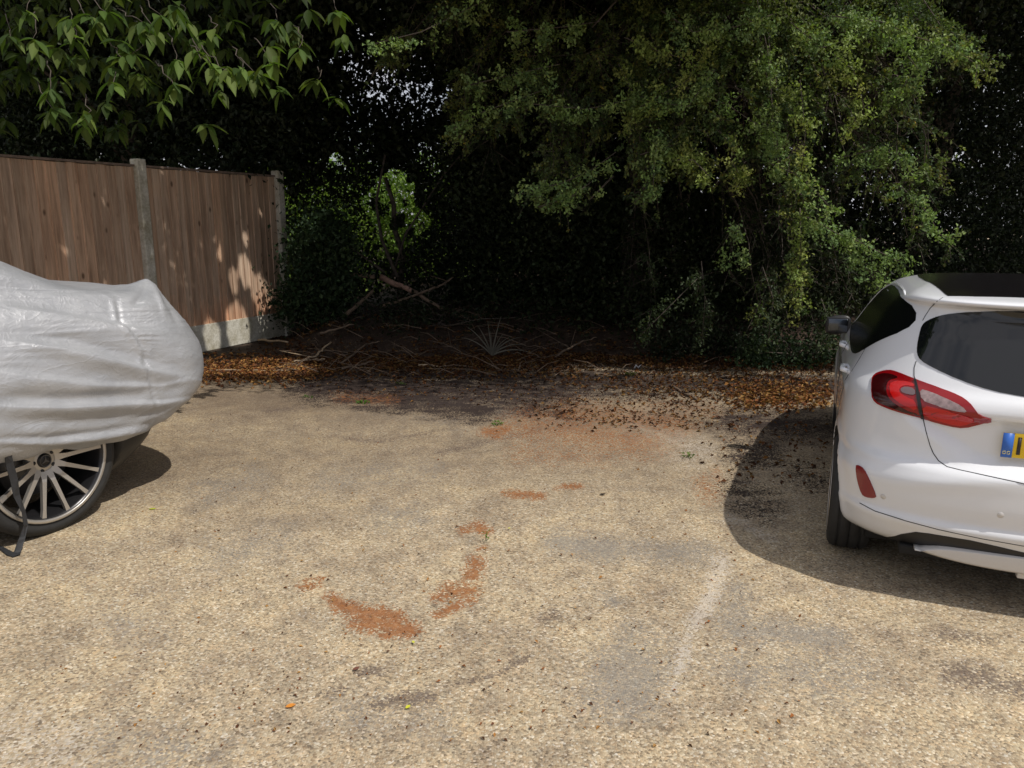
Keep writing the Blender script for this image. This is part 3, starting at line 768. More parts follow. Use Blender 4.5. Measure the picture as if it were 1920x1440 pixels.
# ------------------------------------------------------------ the covered car
def build_covered():
    ang = R(25)
    rx = np.array([math.cos(ang), -math.sin(ang), 0]); hx = np.array([math.sin(ang), math.cos(ang), 0])
    wc = G(84, 1010)                                   # tyre foot seen in the photo
    HW = .93
    loc = wc - HW * rx + 0.02 * hx
    loc = np.array([loc[0], loc[1], 0])
    car = empty('covered_car', loc, -ang)
    tag(car, 'car hidden under the silver cover, only its spoked alloy wheel and dark sill showing', 'car')
    z = np.linspace(.20, 1.0, 24)
    W = tab([(.2, .84), (.4, .91), (.8, .92), (1.0, .86)], z); yf = tab([(.2, .80), (.35, .95), (.6, 1.02), (1.0, .95)], z); yr = -tab([(.2, 3.5), (.6, 3.75), (1.0, 3.4)], z)
    o_ = np.ones_like(z)
    P = shell(z, W, yr, yf, .5 * o_, .5 * o_, 2.8 * o_, 2.8 * o_, 40, 30)
    F = shell_faces(*P.shape[:2])
    body = mesh_obj('body', P.reshape(-1, 3), F, M['blackpl'], car)
    cut = MB()
    for yc in (0.06, -2.75):
        for sx in (-1, 1):
            cut.lathe([(0, -.2), (.44, -.2), (.44, .2), (0, .2)], 48, Matrix.Translation((sx * .86, yc, .40)))
    co = cut.build('arch_cutter', M['dark'], car)
    md = body.modifiers.new('arches', 'BOOLEAN'); md.operation = 'DIFFERENCE'; md.object = co; md.solver = 'EXACT'
    dg = bpy.context.evaluated_depsgraph_get(); dg.update()
    nm = bpy.data.meshes.new_from_object(body.evaluated_get(dg)); body.modifiers.clear(); body.data = nm
    bpy.data.objects.remove(co, do_unlink=True)
    wm = dict(tyre=M['tyre'], rim=M['rim'], rimdark=M['rimdark'], chrome=M['chrome'], disc=M['disc'])
    for yc in (0.06, -2.75):
        for sx in (-1, 1):
            make_wheel('wheel', .390, .27, .312, 14, wm, car, (sx * (HW - .135), yc, .390), sx, star=True, dish=.012)

    # the cover
    cov = empty('car_cover', loc, -ang)
    tag(cov, 'creased silver fabric cover pulled over the car parked on the left', 'car cover')
    z = np.concatenate([np.linspace(0, .12, 14)[:-1], np.linspace(.12, .80, 150), np.linspace(.803, 1.0, 80)[1:]])   # fraction of the height
    zz = .40 + 1.22 * z
    W = tab([(.40, .955), (.425, .985), (.47, 1.01), (.6, 1.03), (.8, 1.02), (.95, .985), (1.1, .92), (1.2, .855), (1.26, .80), (1.35, .76), (1.5, .68), (1.58, .55), (1.62, .25)], zz)
    yf = tab([(.40, 1.00), (.43, 1.10), (.5, 1.20), (.58, 1.28), (.68, 1.33), (.78, 1.34), (.92, 1.30), (1.05, 1.21), (1.15, 1.10), (1.20, .97), (1.232, .80), (1.258, .64), (1.295, .52), (1.335, .43), (1.42, .26), (1.48, .10), (1.55, -.2), (1.60, -.7), (1.62, -1.2)], zz)
    yr = -tab([(.40, 3.6), (.6, 3.85), (.9, 3.8), (1.0, 3.4), (1.1, 2.7), (1.4, 2.3), (1.62, 1.9)], zz)
    D = tab([(.4, .5), (.9, .52), (1.2, .42), (1.4, .5), (1.62, .2)], zz)
    n_ = tab([(.4, 2.4), (1.0, 2.5), (1.25, 2.8), (1.62, 2.3)], zz)
    P = shell(zz, W, yr, yf, D, D, n_, n_, 200, 240)
    X, Y, Z = P[..., 0], P[..., 1], P[..., 2]
    # hem rises towards the front and gathers
    hem = .015 + .12 * np.clip((.3 - Y) / 1.2, 0, 1) * (X > 0) + .05 * np.clip((Y - .8) / .4, 0, 1) + .012 * np.sin(Y * 9 + 1) + .008 * np.sin(Y * 23)
    Z = Z + hem * np.clip(1 - (Z - .40) / .35, 0, 1)
    # wing peak and boot-lid corners pushing up the cloth
    for sx in (1, -1):
        dd = np.hypot((X - sx * .73) / .10, (Y - .92) / .10)
        Z = Z + .085 * np.exp(-dd ** 1.3) * np.clip((Z - .80) / .25, 0, 1)
        dd = np.hypot((X - sx * .62) / .35, (Y - .45) / .35)
        Z = Z - .03 * np.exp(-dd ** 2) * np.clip((Z - 1.0) / .2, 0, 1)
    # world positions, normals
    Pl = np.stack([X, Y, Z], -1)
    du = np.roll(Pl, -1, 1) - np.roll(Pl, 1, 1); dv = np.gradient(Pl, axis=0)
    nn = np.cross(du, dv); nn /= np.linalg.norm(nn, axis=-1, keepdims=True) + 1e-9
    Wd = loc + X[..., None] * rx + Y[..., None] * hx + Z[..., None] * np.array([0, 0, 1])
    px, py = proj(Wd)
    disp = np.zeros_like(X)
    nearm = (X > -.2) * (Y > -3)
    def fold(path, wpx, amp, kind='v'):
        nonlocal disp
        best = np.full(px.shape, 1e9); sg = np.zeros_like(px); tt = np.zeros_like(px)
        L = sum(math.dist(path[i], path[i + 1]) for i in range(len(path) - 1)); acc = 0
        for i in range(len(path) - 1):
            a, b = path[i], path[i + 1]
            dx, dy = b[0] - a[0], b[1] - a[1]; l2 = dx * dx + dy * dy
            t = np.clip(((px - a[0]) * dx + (py - a[1]) * dy) / l2, 0, 1)
            ex = px - a[0] - t * dx; ey = py - a[1] - t * dy
            d = np.hypot(ex, ey); s_ = np.sign(dx * ey - dy * ex)
            m = d < best
            best = np.where(m, d, best); sg = np.where(m, s_, sg); tt = np.where(m, (acc + t * math.sqrt(l2)) / L, tt)
            acc += math.sqrt(l2)
        env = np.clip(np.sin(np.clip(tt, .02, .98) * math.pi), 0, 1) ** .5
        q = best * sg / wpx
        if kind == 'v': f = -np.exp(-q * q)
        elif kind == 'r': f = np.exp(-q * q)
        else: f = np.where(q > 0, np.exp(-q * q * .25) * 1.0, np.exp(-q * q * 4)) * -1   # steep above, soft below
        disp += amp * f * env * nearm
    fold([(20, 578), (90, 588), (170, 602), (235, 615), (300, 630), (340, 650)], 12, .017, 's')
    fold([(20, 560), (120, 578), (230, 598), (300, 606)], 14, .006, 'r')
    fold([(30, 642), (110, 655), (200, 675), (270, 692), (340, 706)], 9, .026, 's')
    fold([(0, 622), (120, 634), (250, 668), (330, 684)], 12, .013, 'r')
    fold([(0, 700), (90, 712), (180, 724), (300, 726), (365, 712)], 12, .016, 's')
    fold([(0, 762), (120, 764), (230, 758), (310, 755), (368, 744)], 8, .020, 's')
    fold([(0, 744), (120, 746), (260, 738), (350, 722)], 11, .014, 'r')
    fold([(0, 790), (150, 790), (260, 780), (360, 760)], 12, .010, 'r')
    fold([(0, 828), (90, 828), (180, 818), (240, 808), (300, 797), (350, 778)], 4, .020, 's')     # hem crease
    fold([(0, 820), (90, 820), (180, 810), (240, 800), (300, 788)], 5, .008, 'r')
    fold([(0, 500), (60, 528), (120, 548), (210, 556)], 14, .007, 's')
    fold([(235, 580), (260, 577), (300, 572)], 10, .007, 's')
    fold([(275, 530), (268, 552), (250, 575)], 6, .010, 'r')
    fold([(285, 530), (300, 560), (310, 590)], 6, .010, 'v')
    fold([(300, 545), (322, 575), (335, 610)], 6, .010, 'r')
    # the vertical stitched seam
    fold([(215, 545), (222, 575), (228, 602), (252, 628), (272, 655), (274, 690), (280, 715), (288, 745), (290, 790)], 3, .010, 'r')
    fold([(208, 545), (214, 575), (220, 606), (244, 632), (264, 658), (266, 690), (272, 715), (280, 745)], 4, .006, 'v')
    # crumple: long soft ripples plus fine crushing
    def vn(u, v, seed):
        r_ = np.random.default_rng(seed); g_ = r_.standard_normal((64, 64))
        iu = np.floor(u).astype(int); iv = np.floor(v).astype(int); fu = u - iu; fv = v - iv
        fu = fu * fu * (3 - 2 * fu); fv = fv * fv * (3 - 2 * fv)
        a = g_[iu % 64, iv % 64]; b = g_[(iu + 1) % 64, iv % 64]; c_ = g_[iu % 64, (iv + 1) % 64]; d_ = g_[(iu + 1) % 64, (iv + 1) % 64]
        return (a * (1 - fu) + b * fu) * (1 - fv) + (c_ * (1 - fu) + d_ * fu) * fv
    arc = np.cumsum(np.linalg.norm(np.roll(Pl, -1, 1) - Pl, axis=-1), axis=1)
    s_al = arc + .15 * Z
    disp *= 1.25
    disp += .0030 * vn(s_al * 1.0, Z * 4 + s_al * .9, 1) + .0014 * vn(s_al * 2.7, Z * 12 + s_al * 2.2, 2) + .0012 * vn(s_al * 7, Z * 22, 3) + .0004 * vn(s_al * 24, Z * 46, 4)
    seamd = np.exp(-(((px - 275) / 26.) ** 2))
    disp += .0018 * seamd * vn(s_al * 26, Z * 34, 5) * (py > 560)
    Pl = Pl + nn * disp[..., None]
    nzr, nc = Pl.shape[:2]
    F = shell_faces(nzr, nc); F = F[:-2] + [F[-1]]            # open underneath
    m, t, b = new_mat('silver_cover_cloth')
    tc = N(t, 'ShaderNodeTexCoord').outputs['Object']
    f1 = noise(t, tc, 3.5, 5, .6); f2 = noise(t, mapping(t, tc, (1, 1, 2.2)), 17, 4, .6, 1.2)
    col = ramp(t, f1, [(.3, (.31, .322, .345)), (.7, (.40, .41, .43))])
    t.links.new(col, b.inputs['Base Color'])
    setin(b, Metallic=.3); t.links.new(ramp(t, f2, [(.3, (.30,) * 3), (.7, (.48,) * 3)]), b.inputs['Roughness'])
    b.inputs['Specular IOR Level'].default_value = .6
    f3 = noise(t, mapping(t, tc, (1, 1, 1.6)), 60, 5, .7, .8)
    def ridge(vec, sc, pw, ds):
        n_ = noise(t, vec, sc, 3, .55, ds)
        return mth(t, 'POWER', mth(t, 'SUBTRACT', 1.0, mth(t, 'ABSOLUTE', mth(t, 'MULTIPLY_ADD', n_, 2.0, -1.0))), pw)
    r1 = ridge(mapping(t, tc, (1, 1, 2.0)), 3.2, 16, .8); r2 = ridge(mapping(t, tc, (1.4, 1.4, 1.8)), 9, 12, 1.0)
    hh = mth(t, 'ADD', mth(t, 'ADD', mth(t, 'MULTIPLY', f2, .7), mth(t, 'MULTIPLY', f3, .5)), mth(t, 'ADD', mth(t, 'MULTIPLY', r1, .8), mth(t, 'MULTIPLY', r2, .5)))
    bump(t, b, hh, .22, .007)
    cl = mesh_obj('cover_cloth', Pl.reshape(-1, 3), F, m, cov)
    # dangling strap over the wheel
    def loc_of(q, Xl):           # pixel -> local point on the plane x = Xl
        r_ = ray(*q); o = np.array([0, 0, CH]) - loc
        t_ = (Xl - o @ rx) / (r_ @ rx); v = o + r_ * t_
        return Vector((v @ rx, v @ hx, v[2]))
    pts = [loc_of(q, x_) for q, x_ in (((14, 848), 1.0), ((18, 872), .985), ((26, 900), .98), ((31, 930), .97), ((44, 960), .97), ((48, 985), .98), ((40, 1012), .99), ((32, 1040), 1.0))]
    for p in pts: p.z = max(p.z, .012)
    g0 = [G(32, 1046), G(18, 1042), G(4, 1032), G(-12, 1026), G(-40, 1022)]
    for q in g0:
        v = q - loc; pts.append(Vector((v @ rx, v @ hx, .012)))
    st = MB(); V = []; F2 = []
    for i, p in enumerate(pts):
        tw = .55 * math.sin(i * 1.1) 
        wd = .016
        d = Vector((math.sin(tw) * wd, math.cos(tw) * wd, .004 * math.sin(i)))
        V += [p - d, p + d, p + d + Vector((.003, 0, .002)), p - d + Vector((.003, 0, .002))]
    for i in range(len(pts) - 1):
        for q in range(4): F2.append([i * 4 + q, i * 4 + (q + 1) % 4, i * 4 + 4 + (q + 1) % 4, i * 4 + 4 + q])
    st.add(V, F2); st.build('strap', plain('black_webbing', (.02, .021, .024), .7, nz=.2, nscale=60), cov, smooth=False)
build_covered()

# ------------------------------------------------------------ the fence
def build_fence():
    P2 = A(537, 628, 10.8); P2[2] = 0
    d = np.array([math.sin(R(23.6)), math.cos(R(23.6)), 0]); n = np.array([d[1], -d[0], 0])   # n faces the yard
    L = 2.26; HT = 2.19
    fe = empty('wooden_fence', tuple(P2), 0)
    tag(fe, 'brown close-board fence with concrete posts and gravel boards on the left', 'fence')
    m, t, b = new_mat('fence_wood')
    tc = N(t, 'ShaderNodeTexCoord').outputs['Object']
    at = N(t, 'ShaderNodeAttribute'); at.attribute_name = 'board'
    grain_v = N(t, 'ShaderNodeVectorMath', operation='ADD'); t.links.new(tc, grain_v.inputs[0])
    comb = N(t, 'ShaderNodeCombineXYZ'); t.links.new(mth(t, 'MULTIPLY', at.outputs['Fac'], 37.0), comb.inputs[2]); t.links.new(comb.outputs[0], grain_v.inputs[1])
    gr = noise(t, mapping(t, grain_v.outputs[0], (30, 30, 1.6)), 1.0, 6, .6, .6)
    bl = noise(t, grain_v.outputs[0], 1.7, 4, .6)
    kn = N(t, 'ShaderNodeTexVoronoi'); setin(kn, Scale=1.0); t.links.new(mapping(t, grain_v.outputs[0], (5.5, 5.5, 3.2)), kn.inputs['Vector'])
    base = ramp(t, gr, [(.25, (.37, .265, .195)), (.5, (.62, .455, .33)), (.75, (.76, .60, .455))])
    tint = ramp(t, at.outputs['Fac'], [(0, (.80, .76, .74)), (.35, (1, .93, .9)), (.6, (1.05, 1.04, 1.05)), (1, (1.15, .98, .88))])
    col = mixc(t, 1, base, tint, 'MULTIPLY')
    zc = sep(t, tc)[2]
    low = ramp(t, mth(t, 'ADD', zc, mth(t, 'MULTIPLY', bl, .8)), [(.75, (1.10, .92, .82)), (1.5, (1, 1, 1)), (2.45, (.90, .93, .95))])
    col = mixc(t, .8, col, low, 'MULTIPLY')
    knot = ramp(t, kn.outputs['Distance'], [(.06, (.10, .06, .04)), (.14, (1, 1, 1))])
    str_ = noise(t, mapping(t, grain_v.outputs[0], (9, 9, .9)), 1.0, 5, .7)
    col = mixc(t, 1, col, ramp(t, str_, [(.3, (.62, .58, .55)), (.55, (1, 1, 1)), (.75, (1.15, 1.08, 1.0))]), 'MULTIPLY')
    col = mixc(t, .75, col, knot, 'MULTIPLY')
    t.links.new(col, b.inputs['Base Color']); setin(b, Roughness=.85); b.inputs['Specular IOR Level'].default_value = .2
    bump(t, b, gr, .35, .006)
    conc, t, b = new_mat('weathered_concrete')
    tc = N(t, 'ShaderNodeTexCoord').outputs['Object']
    a1 = noise(t, tc, 5, 6, .65); a2 = noise(t, tc, 40, 4, .6)
    c1 = ramp(t, a1, [(.3, (.36, .33, .24)), (.55, (.58, .56, .49)), (.75, (.68, .67, .61))])
    c1 = mixc(t, 1, c1, ramp(t, a2, [(.3, (.8, .8, .78)), (.7, (1.1, 1.1, 1.1))]), 'MULTIPLY')
    t.links.new(c1, b.inputs['Base Color']); setin(b, Roughness=.9); bump(t, b, a2, .4, .006)
    M['concrete'] = conc
    for k in range(4):
        c0 = -d * L * k
        po = MB(); w_ = .062
        ang = math.atan2(d[1], d[0])
        po.box(Vector(c0) + Vector(n) * .012 + Vector((0, 0, HT / 2 + .02)), (.118, .118, HT + .08), ang)
        po.build('concrete_post', conc, fe, bevel=.012, smooth=False)
    for k in range(3):
        a = -d * (L * k + .062); bq = -d * (L * (k + 1) - .062)
        ln = np.linalg.norm(bq - a)
        gb = MB(); gb.box(Vector((a + bq) / 2 - n * .004) + Vector((0, 0, .17)), (ln, .045, .335), math.atan2(d[1], d[0]))
        gb.build('gravel_board', conc, fe, bevel=.006, smooth=False)
        # feather-edge boards, each lapping the next
        nbd = 19; V = []; F = []; bd = []
        z0, z1 = .338, HT - .03
        for i in range(nbd):
            w_ = ln / nbd; s0 = i * w_; s1 = s0 + w_ * 1.12
            s1 = min(s1, ln)
            rr = rng.random(); jit = rng.uniform(-.004, .004); ztop = z1 + rng.uniform(-.004, .004)
            o0 = .003 + jit * .2; o1 = .018 + jit * .2
            q = []
            for zz in (z0, ztop):
                for (s_, of) in ((s0, o0), (s1, o1), (s1, -.003), (s0, -.009)):
                    q.append(a - d * s_ + n * of + np.array([0, 0, zz]))
            k0 = len(V); V += q; bd += [rr] * 8
            F += [[k0 + 0, k0 + 1, k0 + 5, k0 + 4], [k0 + 1, k0 + 2, k0 + 6, k0 + 5], [k0 + 2, k0 + 3, k0 + 7, k0 + 6], [k0 + 3, k0, k0 + 4, k0 + 7], [k0 + 4, k0 + 5, k0 + 6, k0 + 7], [k0 + 3, k0 + 2, k0 + 1, k0]]
        pn = mesh_obj('fence_panel', V, F, m, fe, smooth=False, attrs=dict(board=np.array(bd)))
        cap_ = MB(); cap_.box(Vector((a + bq) / 2) + Vector((0, 0, HT - .012)), (ln, .06, .022), math.atan2(d[1], d[0]))
        cp = cap_.build('capping_rail', plain('weathered_rail', (.20, .15, .12), .85, nz=.3, nscale=20), pn, smooth=False)
        rl = MB()
        for zz in (.6, 1.25, 1.9): rl.box(Vector((a + bq) / 2 - n * .035) + Vector((0, 0, zz)), (ln, .04, .07), math.atan2(d[1], d[0]))
        rl.build('back_rail', cp.data.materials[0], pn, smooth=False)
build_fence()

# ------------------------------------------------------------ foliage
def unit(v): return v / (np.linalg.norm(v, axis=-1, keepdims=True) + 1e-9)
def leaf_quads(C, D, Nn, size, aspect=.62, bend=.12):
    """C centres, D along-leaf, Nn normals -> folded four-corner leaves"""
    D = unit(D); S_ = unit(np.cross(Nn, D)); Nn = np.cross(D, S_)
    s = size[:, None]
    b = C - D * s * .5; tp = C + D * s * .5 - Nn * s * bend
    l = C + S_ * s * aspect * .5 + Nn * s * bend * .5; r_ = C - S_ * s * aspect * .5 + Nn * s * bend * .5
    V = np.stack([b, l, tp, r_], 1).reshape(-1, 3)
    F = np.arange(len(C) * 4).reshape(-1, 4)
    return V, F
def rand_dirs(n, zb=0.0):
    v = rng.standard_normal((n, 3)); v[:, 2] += zb; return unit(v)
def tints(n, pal, jitter=.25):
    pal = np.array(pal, float); k = rng.integers(0, len(pal), n); u = rng.random((n, 1))
    k2 = rng.integers(0, len(pal), n)
    c = pal[k] * u + pal[k2] * (1 - u)
    return c * (1 + rng.uniform(-jitter, jitter, (n, 1)))
SUNHOLES = [(A(480, 560, 10.35), .15), (A(462, 500, 10.1), .14), (A(440, 520, 9.9), .10), (A(470, 420, 10.1), .07), (A(500, 600, 10.5), .25), (A(450, 610, 9.9), .22), (A(400, 630, 9.5), .15),
            (G(340, 800), .6), (G(300, 860), .5), (G(400, 760), .5), (G(420, 690), .45), (G(480, 688), .45), (G(530, 694), .35), (G(1450, 735), .45), (G(1520, 745), .5), (G(1330, 735), .3), (A(418, 460, 9.7), .06), (A(495, 380, 10.4), .05)]
def sunlit(C):
    keep = np.ones(len(C), bool); sd = np.array(SUN)
    for q, r_ in SUNHOLES:
        v = C - q; al = v @ sd; d = np.linalg.norm(v - al[:, None] * sd, axis=1)
        keep &= ~((d < r_) & (C[:, 2] > 3.2) & (al > 0))
    return keep
def crown(name, parts, mat, parent):
    off_ = np.array(parent.location) if parent is not None else np.zeros(3)
    parts = [tuple(a[k_] for a in p) for p in parts for k_ in [sunlit(p[0] + off_)]]
    C = np.concatenate([p[0] for p in parts]); D = np.concatenate([p[1] for p in parts]); Nn = np.concatenate([p[2] for p in parts])
    s = np.concatenate([p[3] for p in parts]); T = np.concatenate([p[4] for p in parts])
    V, F = leaf_quads(C, D, Nn, s)
    return mesh_obj(name, V, F, mat, parent, smooth=False, attrs=dict(tint=np.repeat(T, 4, 0)))
def bez(p0, p1, p2, t): return (1 - t)**2 * p0 + 2 * (1 - t) * t * p1 + t * t * p2

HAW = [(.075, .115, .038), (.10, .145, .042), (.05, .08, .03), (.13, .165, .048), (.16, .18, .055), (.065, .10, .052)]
HAWLOW = [(.032, .05, .02), (.022, .038, .016), (.045, .06, .024)]  # same leaves darkened: shade painted into the low boughs
HAWDIM = [(.013, .022, .009), (.019, .029, .011), (.027, .036, .013)]  # same leaves darker still: painted shade for the deep crown
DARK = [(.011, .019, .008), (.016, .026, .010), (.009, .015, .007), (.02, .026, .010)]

def bough_leaves(p0, p1, p2, ntw, twl, nlf, size, pal, t0=.35, droop=.5, spread=.8):
    """leaves sit in little rosettes along side twigs"""
    nk = max(3, ntw // 5)
    tk = t0 + (1 - t0) * rng.random(nk) ** .7; tk[0] = .98
    t = np.clip(tk[rng.integers(0, nk, ntw)] + rng.normal(0, .015, ntw), 0, 1)
    S0 = bez(p0, p1, p2, t[:, None])
    ph = rng.uniform(0, 6.28, 2)
    S0[:, 0] += .10 * np.sin(t * 11 + ph[0]); S0[:, 2] += .05 * np.sin(t * 14 + ph[1])
    T = unit(bez(p0, p1, p2, np.minimum(t + .05, 1.05)[:, None]) - S0)
    d = unit(T * .9 + rng.standard_normal((ntw, 3)) * spread + np.array([0, -.15, .05]))
    l = twl * rng.uniform(.4, 1.3, ntw) * (1.2 - .6 * (t - t0) / (1 - t0))
    nn_ = max(2, nlf // 4)
    u = rng.random((ntw, nn_)) ** .8
    C = S0[:, None] + d[:, None] * (l[:, None] * u)[..., None]
    C[..., 2] -= droop * (l[:, None] * u) ** 2
    C += rng.standard_normal(C.shape) * .012
    C = C.reshape(-1, 3); nr_ = len(C)
    hueT = np.repeat(tints(ntw, pal, .2), nn_, 0) * rng.uniform(.8, 1.2, (nr_, 1))
    dd = np.repeat(d, nn_, 0)
    C = np.repeat(C, 4, 0); n = len(C)
    D = unit(np.repeat(dd, 4, 0) * .5 + rng.standard_normal((n, 3)) * .9 + np.array([0, 0, -.1]))
    C = C + D * size * .55
    Nn = rand_dirs(n, .9)
    Tn = np.repeat(hueT, 4, 0) * rng.uniform(.75, 1.3, (n, 1))
    odd = rng.random(n) < .03
    Tn[odd] = Tn[odd] * np.array([1.9, 1.3, .8])
    segs = np.stack([S0, S0 + d * l[:, None] * .5 - np.array([0, 0, 1]) * (droop * (l * .5) ** 2)[:, None], S0 + d * l[:, None] - np.array([0, 0, 1]) * (droop * l ** 2)[:, None]], 1)
    return (C, D, Nn, size * rng.uniform(.6, 1.3, n), Tn), segs
def twig_mesh(segs_list, r0=.004):
    """thin three-sided twigs, vectorised"""
    S = np.concatenate(segs_list)
    n, k = S.shape[:2]
    T = unit(S[:, -1] - S[:, 0]); a = unit(np.cross(T, np.array([.2, .3, .93]))); b = np.cross(T, a)
    V = []
    for i in range(k):
        r_ = r0 * (1 - .7 * i / (k - 1))
        for q in range(3):
            th = 2 * math.pi * q / 3
            V.append(S[:, i] + (a * math.cos(th) + b * math.sin(th)) * r_)
    V = np.stack(V, 1).reshape(-1, 3)
    F = []
    base = np.arange(n)[:, None] * (3 * k)
    for i in range(k - 1):
        for q in range(3):
            F.append(base + np.array([i * 3 + q, i * 3 + (q + 1) % 3, i * 3 + 3 + (q + 1) % 3, i * 3 + 3 + q]))
    return V, np.concatenate(F)

def in_poly(px, py, poly):
    c = np.zeros(px.shape, bool); n = len(poly); j = n - 1
    for i in range(n):
        xi, yi = poly[i]; xj, yj = poly[j]
        c ^= ((yi > py) != (yj > py)) & (px < (xj - xi) * (py - yi) / (yj - yi + 1e-9) + xi); j = i
    return c
SKYGAPS = [([(628, 120), (650, 95), (700, 118), (760, 148), (800, 140), (850, 185), (842, 225), (780, 222), (720, 190), (650, 165)], .62),
           ([(640, 15), (690, 10), (700, 60), (650, 60)], .6), ([(1790, 5), (1880, 0), (1850, 45), (1795, 55)], .75), ([(1790, 285), (1850, 285), (1840, 315), (1795, 315)], .7),
           ([(1500, 125), (1560, 125), (1550, 145), (1510, 145)], .7), ([(1020, 85), (1055, 90), (1045, 110), (1015, 108)], .6)]
GREENGAP = [([(690, 325), (760, 330), (805, 390), (790, 430), (770, 480), (735, 500), (715, 470), (690, 420)], .975), ([(610, 295), (655, 295), (650, 330), (612, 325)], .85),
            ([(780, 250), (850, 280), (855, 340), (800, 335)], .6), ([(635, 400), (690, 400), (700, 480), (650, 460)], .65)]
def thin(part, gaps):
    C = part[0]; px, py = proj(C); keep = np.ones(len(C), bool)
    for poly, pr in gaps:
        nz_ = np.sin(px * .085 + 1.3) * np.sin(py * .10 + .4) + .8 * np.sin(px * .045 - py * .06 + 2) + .5 * np.sin(px * .17 + py * .13)
        keep &= ~(in_poly(px + 14 * np.sin(py * .07), py + 12 * np.sin(px * .06 + 1), poly) & (rng.random(len(C)) < pr) & (nz_ > -.75))
    return tuple(a[keep] for a in part)
def cloud(polys_px, Yr, n, size, pal, clump=.28, per=60, flat=.8):
    """leaf clumps in a region given by its outline and depth range"""
    nc = max(1, n // per); cs = []
    P = np.array(polys_px); lo, hi = P.min(0), P.max(0)
    while len(cs) < nc:
        q = rng.uniform(lo, hi)
        if in_poly(np.array([q[0]]), np.array([q[1]]), polys_px)[0]: cs.append(A(q[0], q[1], rng.uniform(*Yr)))
    cs = np.array(cs); col = tints(nc, pal, .3)
    C = (cs[:, None] + rng.standard_normal((nc, per, 3)) * clump * np.array([1, 1, flat]) * rng.uniform(.5, 1.3, (nc, 1, 1))).reshape(-1, 3)
    m = len(C)
    Tn = np.repeat(col, per, 0) * rng.uniform(.7, 1.3, (m, 1))
    g = C[:, 2] > .03
    D = unit(rng.standard_normal((m, 3)) + np.array([0, 0, -.5]))
    return tuple(a[g] for a in (C, D, rand_dirs(m, .5), size * rng.uniform(.6, 1.35, m), Tn))
def box_cloud(lo, hi, n, size, pal, clump=.3, per=60):
    nc = n // per; cs = rng.uniform(lo, hi, (nc, 3)); col = tints(nc, pal, .3)
    C = (cs[:, None] + rng.standard_normal((nc, per, 3)) * clump).reshape(-1, 3); m = len(C)
    D = unit(rng.standard_normal((m, 3)) + np.array([0, 0, -.4]))
    return (C, D, rand_dirs(m, .8), size * rng.uniform(.6, 1.35, m), np.repeat(col, per, 0) * rng.uniform(.7, 1.3, (m, 1)))
def limb(mb, pts, r0, r1, n=7):
    pts = [Vector(p) for p in pts]; k = len(pts)
    mb.tube(pts, [r0 + (r1 - r0) * i / (k - 1) for i in range(k)], n)
def curve(p0, p1, p2, k=9, wob=.05):
    out = []
    for i in range(k):
        t = i / (k - 1); q = bez(np.array(p0, float), np.array(p1, float), np.array(p2, float), t)
        out.append(q + rng.standard_normal(3) * wob * (0 < i < k - 1))
    return out

